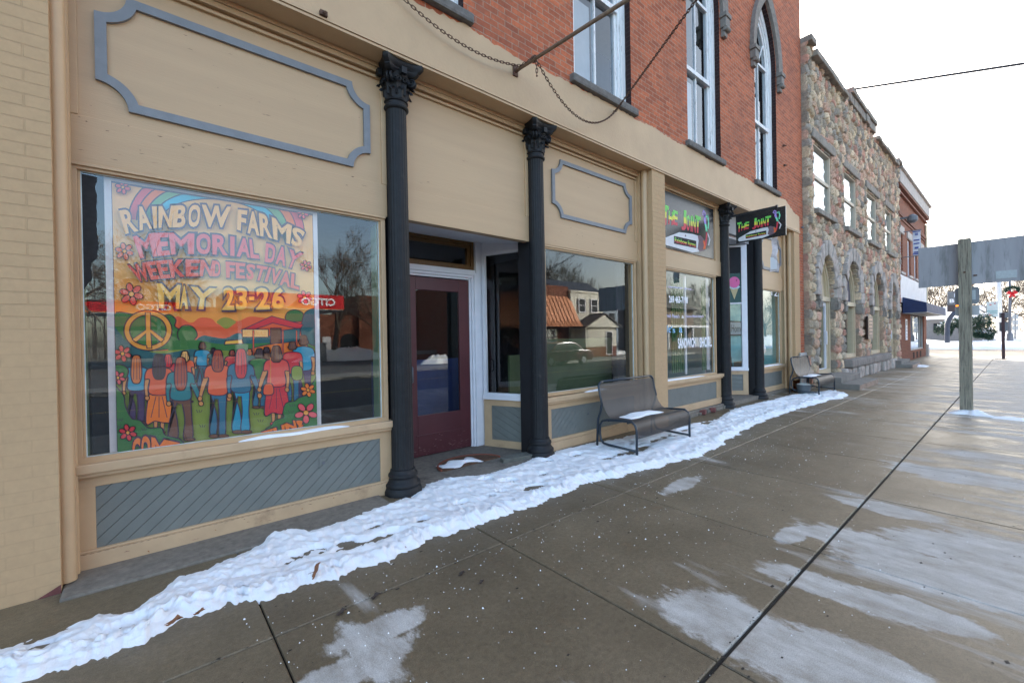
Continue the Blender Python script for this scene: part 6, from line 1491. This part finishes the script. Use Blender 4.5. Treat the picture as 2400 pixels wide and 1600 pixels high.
TREES = [ # x, y, scale, kind, label
 (60.5, 13.5, .62, 2, 'bare crooked tree right beside the corner building beyond the cross street'),
 (72, 14, .95, 0, 'bare tree rising behind the corner building roof line'),
 (70, -1.5, .75, 1, 'bare tree behind the white pole and wreath'),
 (78, 1.5, .85, 2, 'bare spreading tree beyond the map board'),
 (84, 8.0, .9, 0, 'bare tree standing far behind the evergreen bushes'),
 (92, 4.0, .95, 1, 'bare upright tree far behind the wooden post'),
 (75, -4, .8, 0, 'bare tree at the right edge beyond the route signs'),
 (96, -1, 1.0, 2, 'bare spreading tree far behind the wreath'),
 (105, 11, 1.1, 1, 'bare upright tree farthest behind the grey shed'),
 (110, 2, 1.1, 0, 'bare tall tree farthest along the street'),
 (100, 16, 1.1, 2, 'bare spreading tree farthest left beyond the cross street'),
 (120, -3, 1.1, 1, 'bare tall tree at the far end of the street'),
 # across the street, seen in the panes
 (2.5, -36, 1.0, 0, 'bare tree behind the gas canopy mirrored at the left of the poster window'),
 (13.5, -34, .95, 1, 'bare tree mirrored above the right end of the gas canopy'),
 (18.5, -36, .95, 2, 'bare tree mirrored behind the dark shop building'),
 (-4.5, -30, 1.05, 2, 'bare tree mirrored at the left edge of the poster window'),
 (30, -33, 1.0, 1, 'bare tree mirrored above the copper mansard roof'),
 (36, -38, 1.1, 0, 'bare tall tree mirrored above the white house'),
 (42, -36, 1.1, 2, 'bare spreading tree mirrored behind the white house'),
 (47, -40, 1.15, 1, 'bare tall tree mirrored at the right of the blue-grey house'),
 (39, -47, 1.2, 2, 'bare tree mirrored in the gap behind the white house'),
 (62, -34, 1.0, 0, 'bare tree mirrored in the sandwich shop window'),
 (70, -22, .9, 1, 'bare tree mirrored in the last shop window'),
 (84, -30, 1.0, 2, 'bare spreading tree mirrored in the last shop window'),
 (57, -45, 1.1, 1, 'bare tree mirrored high in the sandwich shop window'),
 (78, -38, 1.1, 0, 'bare tree mirrored behind the porch house roof, at its right'),
 (88, -46, 1.2, 2, 'bare spreading tree mirrored over the phone number lettering'),
 (98, -44, 1.1, 1, 'bare upright tree mirrored in the sandwich shop window near its frame'),
 (84, -56, 1.2, 0, 'bare tall tree mirrored far behind the porch house'),
 (112, -52, 1.2, 2, 'bare spreading tree farthest in the sandwich shop reflection'),
 (104, -24, 0.9, 0, 'bare tree nearest the street in the last window reflection'),
 (120, -28, 1, 1, 'bare upright tree in the last window reflection by its right edge'),
 (128, -36, 1.1, 2, 'bare spreading tree deepest in the last window reflection'),

]
used = set()
for i, (x, y, s_, k, lab) in enumerate(TREES):
    o = protos[k] if k not in used else copy_tree(protos[k]); used.add(k)
    o.location = (x, y, -.1); o.scale = (s_, s_, s_); o.rotation_euler = (0, 0, i*1.3); tag(o, lab, 'tree', 'bare winter trees')
# ================================================================ across the street
m_cit = mat('canopy_red', (.62,.012,.018), .35, .05); m_cito = mat('canopy_orange', (.75,.20,.03), .4, .05)
def canopy(x0, x1, y0, y1, zb, zt, tx0, tx1, wedge, label):
    o = thing('gas_canopy', label, 'canopy', ((x0+x1)/2, (y0+y1)/2, 0), 'fuel canopies across the street')
    b = MB(); b.box(x0, x1, y1, y0, zb+.05, zt); b.build('fascia', m_cit, o); MB().box(x0+.03, x1-.03, y1+.03, y0-.03, zb, zb+.045).build('deck', m_white, o)
    w_ = MB(); w_.poly([(x1 if wedge > 0 else x0, y0+.012, zb+.06),(wedge, y0+.012, zb+.06),(wedge, y0+.012, zt-.05)] if False else [(x0+.02,y0+.012,zb+.07),(x0+(x1-x0)*.6,y0+.012,zb+.07),(x0+.02,y0+.012,zt-.15)]); w_.poly([(x0,y0+.010,zb+.052),(x1,y0+.010,zb+.052),(x1,y0+.010,zb+.10),(x0,y0+.010,zb+.10)]); w_.build('stripe', m_cito, o)
    t = MB(); h = zt-zb
    put_text(t, 'CITGO', lambda u, v: (tx1+(tx0-tx1)*u, y0+.02, zb+h*.28+h*.5*v), 0, .035); t.build('lettering', m_text, o)
    for px_ in (x0+1.2, x1-1.2): MB().box(px_-.12, px_+.12, (y0+y1)/2-.12, (y0+y1)/2+.12, -.13, zb).build('column', m_white, o)
    for px_ in (x0+1.2, x1-1.2):
        p_ = MB(); p_.box(px_-.4, px_+.4, (y0+y1)/2+.3, (y0+y1)/2+.8, -.1, 1.5); p_.box(px_-.3,px_+.3,(y0+y1)/2+.801,(y0+y1)/2+.81,.9,1.3); p_.build('fuel_pump', m_alu, o, bevel=.03)
canopy(4.4, 12.6, -28, -34, 4.15, 5.35, 9.3, 11.9, 1, 'larger red CITGO fuel canopy across the street, mirrored right of the poster')
canopy(-8.5, 2.0, -33, -38, 3.85, 4.75, -.5, 1.5, 1, 'smaller red CITGO fuel canopy across the street, mirrored left in the poster window')
cs = thing('convenience_store', 'low store with a white LAWSON sign and red roof across the street behind the canopies', 'building', (8, -44, 0))
MB().box(-2, 14, -50, -42, -.15, 3.2).build('wall', mat('store_wall', (.30,.26,.22), .8, .1), cs); MB().prism([(-2.5,-41.4,3.2),(-2.5,-50.5,3.2),(-2.5,-46,5.4)], (17,0,0)).build('roof', mat('store_roof', (.22,.05,.04), .8, .2), cs); MB().box(7.0, 9.6, -41.98, -41.9, 2.15, 3.0).build('sign_board', mat('sign_cream', (.72,.66,.52), .6, .05), cs)
t = MB(); put_text(t, "LAWSON'", lambda u, v: (9.4-2.2*u, -41.89, 2.32+.5*v), 0, .03); t.build('sign_lettering', m_sred, cs)
f = MB()
for i in range(5): f.box(-1+i*2.9, 1.2+i*2.9, -41.99, -41.95, .4, 1.95)
f.build('window', m_dark, cs)
# mansard shop
mn = thing('mansard_shop', 'brown brick shop with a bright copper mansard roof across the street', 'building', (23.5, -22, 0))
m_copper = mat('copper_roof', (.52,.20,.085), .45, .12, 3, metal=.2)
MB().box(18.6, 28.4, -30, -17.4, -.15, 6.05).build('wall', m_brickdark, mn)
b = MB(); b.prism([(18.4,-17.39,5.15),(18.4,-16.9,4.2),(18.4,-16.3,3.0),(18.4,-15.9,2.5),(18.4,-17.39,2.5)], (10.2,0,0))
for i in range(22): 
    x = 18.6+i*.45; b.tube([(x,-17.37,5.17),(x,-16.88,4.22),(x,-16.28,3.02),(x,-15.88,2.5)], .03, 5)
b.build('mansard_roof', m_copper, mn)
f = MB()
for x in (19.5, 22.3, 25.2): f.box(x, x+1.6, -17.395, -17.36, .75, 2.3)
f.build('window', m_glass_up, mn); f = MB()
for x in (19.5, 22.3, 25.2): f.box(x-.1,x+1.7,-17.38,-17.34,2.3,2.4); f.box(x-.1,x+1.7,-17.38,-17.3,.62,.74); f.box(x-.1,x,-17.38,-17.34,.75,2.3); f.box(x+1.6,x+1.7,-17.38,-17.34,.75,2.3)
f.build('window_frame', m_cream, mn)
w2 = MB(); w2.tube([(21.6+.45*math.cos(q), -16.35, 3.9+.45*math.sin(q)) for q in np.linspace(0,6.283,20)[:-1]], .09, 6, closed=True); tag(w2.build('wreath', m_needle), 'evergreen ring hung on the copper mansard roof, seen in the door glass', 'wreath')
# white house
wh = thing('white_house', 'white clapboard two-storey house with gabled porch across the street', 'house', (30.8, -19, 0))
m_clap = mat('white_clapboard', (.70,.66,.56), .7, .06, 4); 
MB().box(28.5, 33.0, -26, -17.2, -.15, 5.6).box(28.4,33.1,-26.05,-17.1,5.6,5.75).build('wall', m_clap, wh)
p = MB(); p.box(28.9, 33.2, -17.19, -15.9, .75, 2.5); p.prism([(28.7,-15.6,2.45),(33.5,-15.6,2.45),(31.1,-15.6,3.55)], (0,-1.6,0)); p.build('porch', m_clap, wh)
p = MB(); p.prism([(28.5,-15.5,2.40),(31.1,-15.5,3.60),(31.1,-15.5,3.72),(28.5,-15.5,2.52)], (0,-1.7,0)); p.prism([(33.7,-15.5,2.40),(31.1,-15.5,3.60),(31.1,-15.5,3.72),(33.7,-15.5,2.52)], (0,-1.7,0)); p.build('porch_roof', mat('shingle', (.12,.10,.09), .9, .2), wh)
MB().box(28.9, 33.2, -17.19, -15.88, -.15, .745).build('foundation', m_brickdark, wh)
for x in (29.5, 31.25):
    f = MB(); f.box(x, x+.8, -17.19, -17.12, 3.9, 5.0); frame_rect(f, x-.08, x+.88, 3.82, 5.08, .08, -17.19, -17.08, 1); f.box(x, x+.8, -17.13, -17.1, 4.42, 4.48, 1); f.build('window', [m_dark, m_white], wh)
f = MB(); f.box(31.75, 32.5, -15.895, -15.85, .05, 2.0); frame_rect(f, 31.67, 32.58, -.03, 2.1, .08, -15.894, -15.83, 1); f.build('door', [m_dark, m_white], wh); f = MB(); f.box(29.15, 31.1, -15.895, -15.86, .85, 2.25); f.build('picture_window', mat('pale_shutter', (.62,.58,.48), .6, .05), wh)
bh = thing('blue_house', 'blue-grey house with a dark gable roof behind the white house', 'house', (38, -26, 0))
MB().box(34.5, 42, -32, -22, -.15, 5.2).build('wall', mat('blue_siding', (.30,.35,.42), .8, .08), bh); MB().prism([(34.0,-21.5,5.2),(34.0,-32.5,5.2),(34.0,-27,8.4)], (8.5,0,0)).build('roof', mat('slate_roof', (.04,.05,.075), .8, .2), bh)
f = MB()
for x in (35.4, 38.6, 40.4): f.box(x, x+.9, -21.995, -21.95, 3.0, 4.3); f.box(x, x+.9, -21.995, -21.95, .8, 2.1)
f.build('window', m_dark, bh)
br = thing('brown_arcade', 'long brown brick building with an arched opening across the street', 'building', (18, -47, 0))
b = MB(); b.box(15, 26, -55, -46, -.15, 4.9); b.box(20.5, 26, -56, -45.5, -.15, 7.4); b.build('wall', m_brickdark, br); f = MB(); f.box(16.2, 17.2, -45.99, -45.95, -.1, 2.2); f.build('door', m_white, br)
MB().poly([(19.4+1.1*math.cos(q), -45.98, 1.6+1.0*math.sin(q)) for q in np.linspace(0,math.pi,16)]+[(18.3,-45.98,0),(20.5,-45.98,0)]).build('arch_opening', m_dark, br)
# shop row mirrored in the sandwich window
rh = thing('porch_house', 'tan house with a white porch across the street, mirrored in the sandwich shop window', 'house', (50, -22, 0))
MB().box(46, 56, -32, -20, -.15, 5).build('wall', mat('tan_siding', (.17,.11,.075), .8, .1), rh); MB().prism([(45.4,-19.4,5),(45.4,-32.5,5),(45.4,-26,8)], (11.2,0,0)).build('roof', MATS['shingle'], rh); b = MB(); b.box(46,56,-20,-18,2.6,2.85)
for x in (46.2,49,52,55.7): b.box(x-.1,x+.1,-18.2,-18.0,0,2.6)
b.build('porch', m_white, rh); f = MB()
for x in (47, 50.5, 53.5): f.box(x,x+1,-19.99,-19.95,.9,2.2)
f.build('window', m_dark, rh)
# parked car
car = thing('parked_car', 'dark maroon sedan parked along the far kerb', 'car', (19.6, -10.35, -.14))
m_carp = mat('maroon_car', (.10,.02,.025), .25, .1); cx0 = 17.2
lower = [(0,.30),(.05,.62),(.25,.80),(1.1,.90),(1.3,.93),(3.6,.95),(4.3,.92),(4.68,.82),(4.75,.55),(4.7,.30)]; cab = [(.95,.90),(1.55,1.36),(2.1,1.44),(2.9,1.44),(3.35,1.36),(4.05,.94)]
b = MB(); b.prism([(cx0+x,-9.50,z-.14) for x, z in lower], (0,-1.75,0)); b.build('body', m_carp, car, bevel=.05)
cabm = MB(); cabm.prism([(cx0+x,-9.62,z-.14) for x, z in cab], (0,-1.5,0)); cabm.build('cabin', m_carp, car, bevel=.06)
f = MB(); f.poly([(cx0+x,-9.612,z-.14) for x, z in ((1.15,.96),(1.62,1.32),(2.35,1.38),(2.35,.96))]); f.poly([(cx0+x,-9.612,z-.14) for x, z in ((2.43,.96),(2.43,1.38),(2.9,1.38),(3.28,1.31),(3.8,.96))]); f.build('side_window', m_ironbox, car)
for x in (cx0+.9, cx0+3.85):
    for y in (-9.52, -11.05):
        tb = MB(); tb.tube([(x,y-.2,.18),(x,y+.02,.18)], .32, 24); w_ = tb.build('wheel', m_ironbox, car); rm = MB(); rm.tube([(x,y+.021,.18),(x,y+.03,.18)], .2, 16)
        for k_ in range(5): q = k_*1.2566; rm.obox((x+.1*math.cos(q), y+.035, .18+.1*math.sin(q)), ((math.cos(q),0,math.sin(q)),(0,1,0),(-math.sin(q),0,math.cos(q))), (.09,.008,.022))
        rm.build('rim', m_alu, w_)
MB().box(cx0+4.66, cx0+4.76, -9.75, -9.52, .42, .56).build('headlight', m_white, car); MB().box(cx0+4.66, cx0+4.76, -11.2, -10.98, .42, .56).build('headlight', m_white, car)
heap('snow_pile', 'ploughed snow bank on the far verge mirrored right of the poster', 14.5, -32, 4, 1.6, 1.0, 4, -.13); heap('snow_pile', 'snow pile beside the mansard shop across the street', 16.3, -17.5, 1.5, .8, .55, 7, -.13); heap('snow_pile', 'snow on the lawn right of the white house', 36, -17.8, 2.2, 1.2, .3, 12, -.15)
gr = thing('guard_rail', 'low steel guard rail beside the mansard shop across the street', 'rail', (17, -21, 0)); MB().box(13.5,18.3,-21.05,-21,.45,.75).build('rail', m_galv, gr)
for x in (13.8, 16, 18.1): MB().box(x-.06,x+.06,-21.15,-21.051,-.15,.75).build('post', m_galv, gr)
tag(MB().poly([(x, y, -.125) for x, y in ((58,-60),(58,-12),(260,-12),(260,-60))]).build('snow_lawn', m_snow), 'snow-covered park lawn across the street to the right', 'snow', kind='stuff')
# far-off woods closing the view
wd = MB(); r6 = random.Random(4)
for i in range(5200):
    side_ = i % 4
    if side_ == 0: x, y = r6.uniform(130, 230), r6.uniform(-60, 60)
    elif side_ == 1: x, y = r6.uniform(-80, 220), r6.uniform(-110, -62)
    elif side_ == 2: x, y = r6.uniform(90, 130), r6.uniform(18, 60)
    else: x, y = r6.uniform(-80, 120), r6.uniform(-75, -62)
    h = r6.uniform(.3, 1)*(9+4*math.sin(x*.07+y*.05)); c = Vector((x, y, h)); d = Vector((r6.gauss(0,.5), r6.gauss(0,.5), r6.uniform(.2,1))).normalized()*r6.uniform(1.2,3.2); e_ = d.orthogonal().normalized(); e_.rotate(Matrix.Rotation(r6.uniform(0,6.28), 3, d.normalized())); e_ *= .05
    for k_ in range(3):
        dk = d+Vector((r6.gauss(0,1), r6.gauss(0,1), r6.gauss(0,.6))); wd.poly([c-e_, c+e_, c+dk])
    if r6.random() < .25: wd.poly([(x-.12,y,-.2),(x+.12,y,-.2),(x+.05,y,h),(x-.05,y,h)])
tag(wd.build('far_woods', mat('grey_twigs', (.085,.07,.058), .9, .25)), 'brown leafless woods closing the far distance', 'woods', kind='stuff')
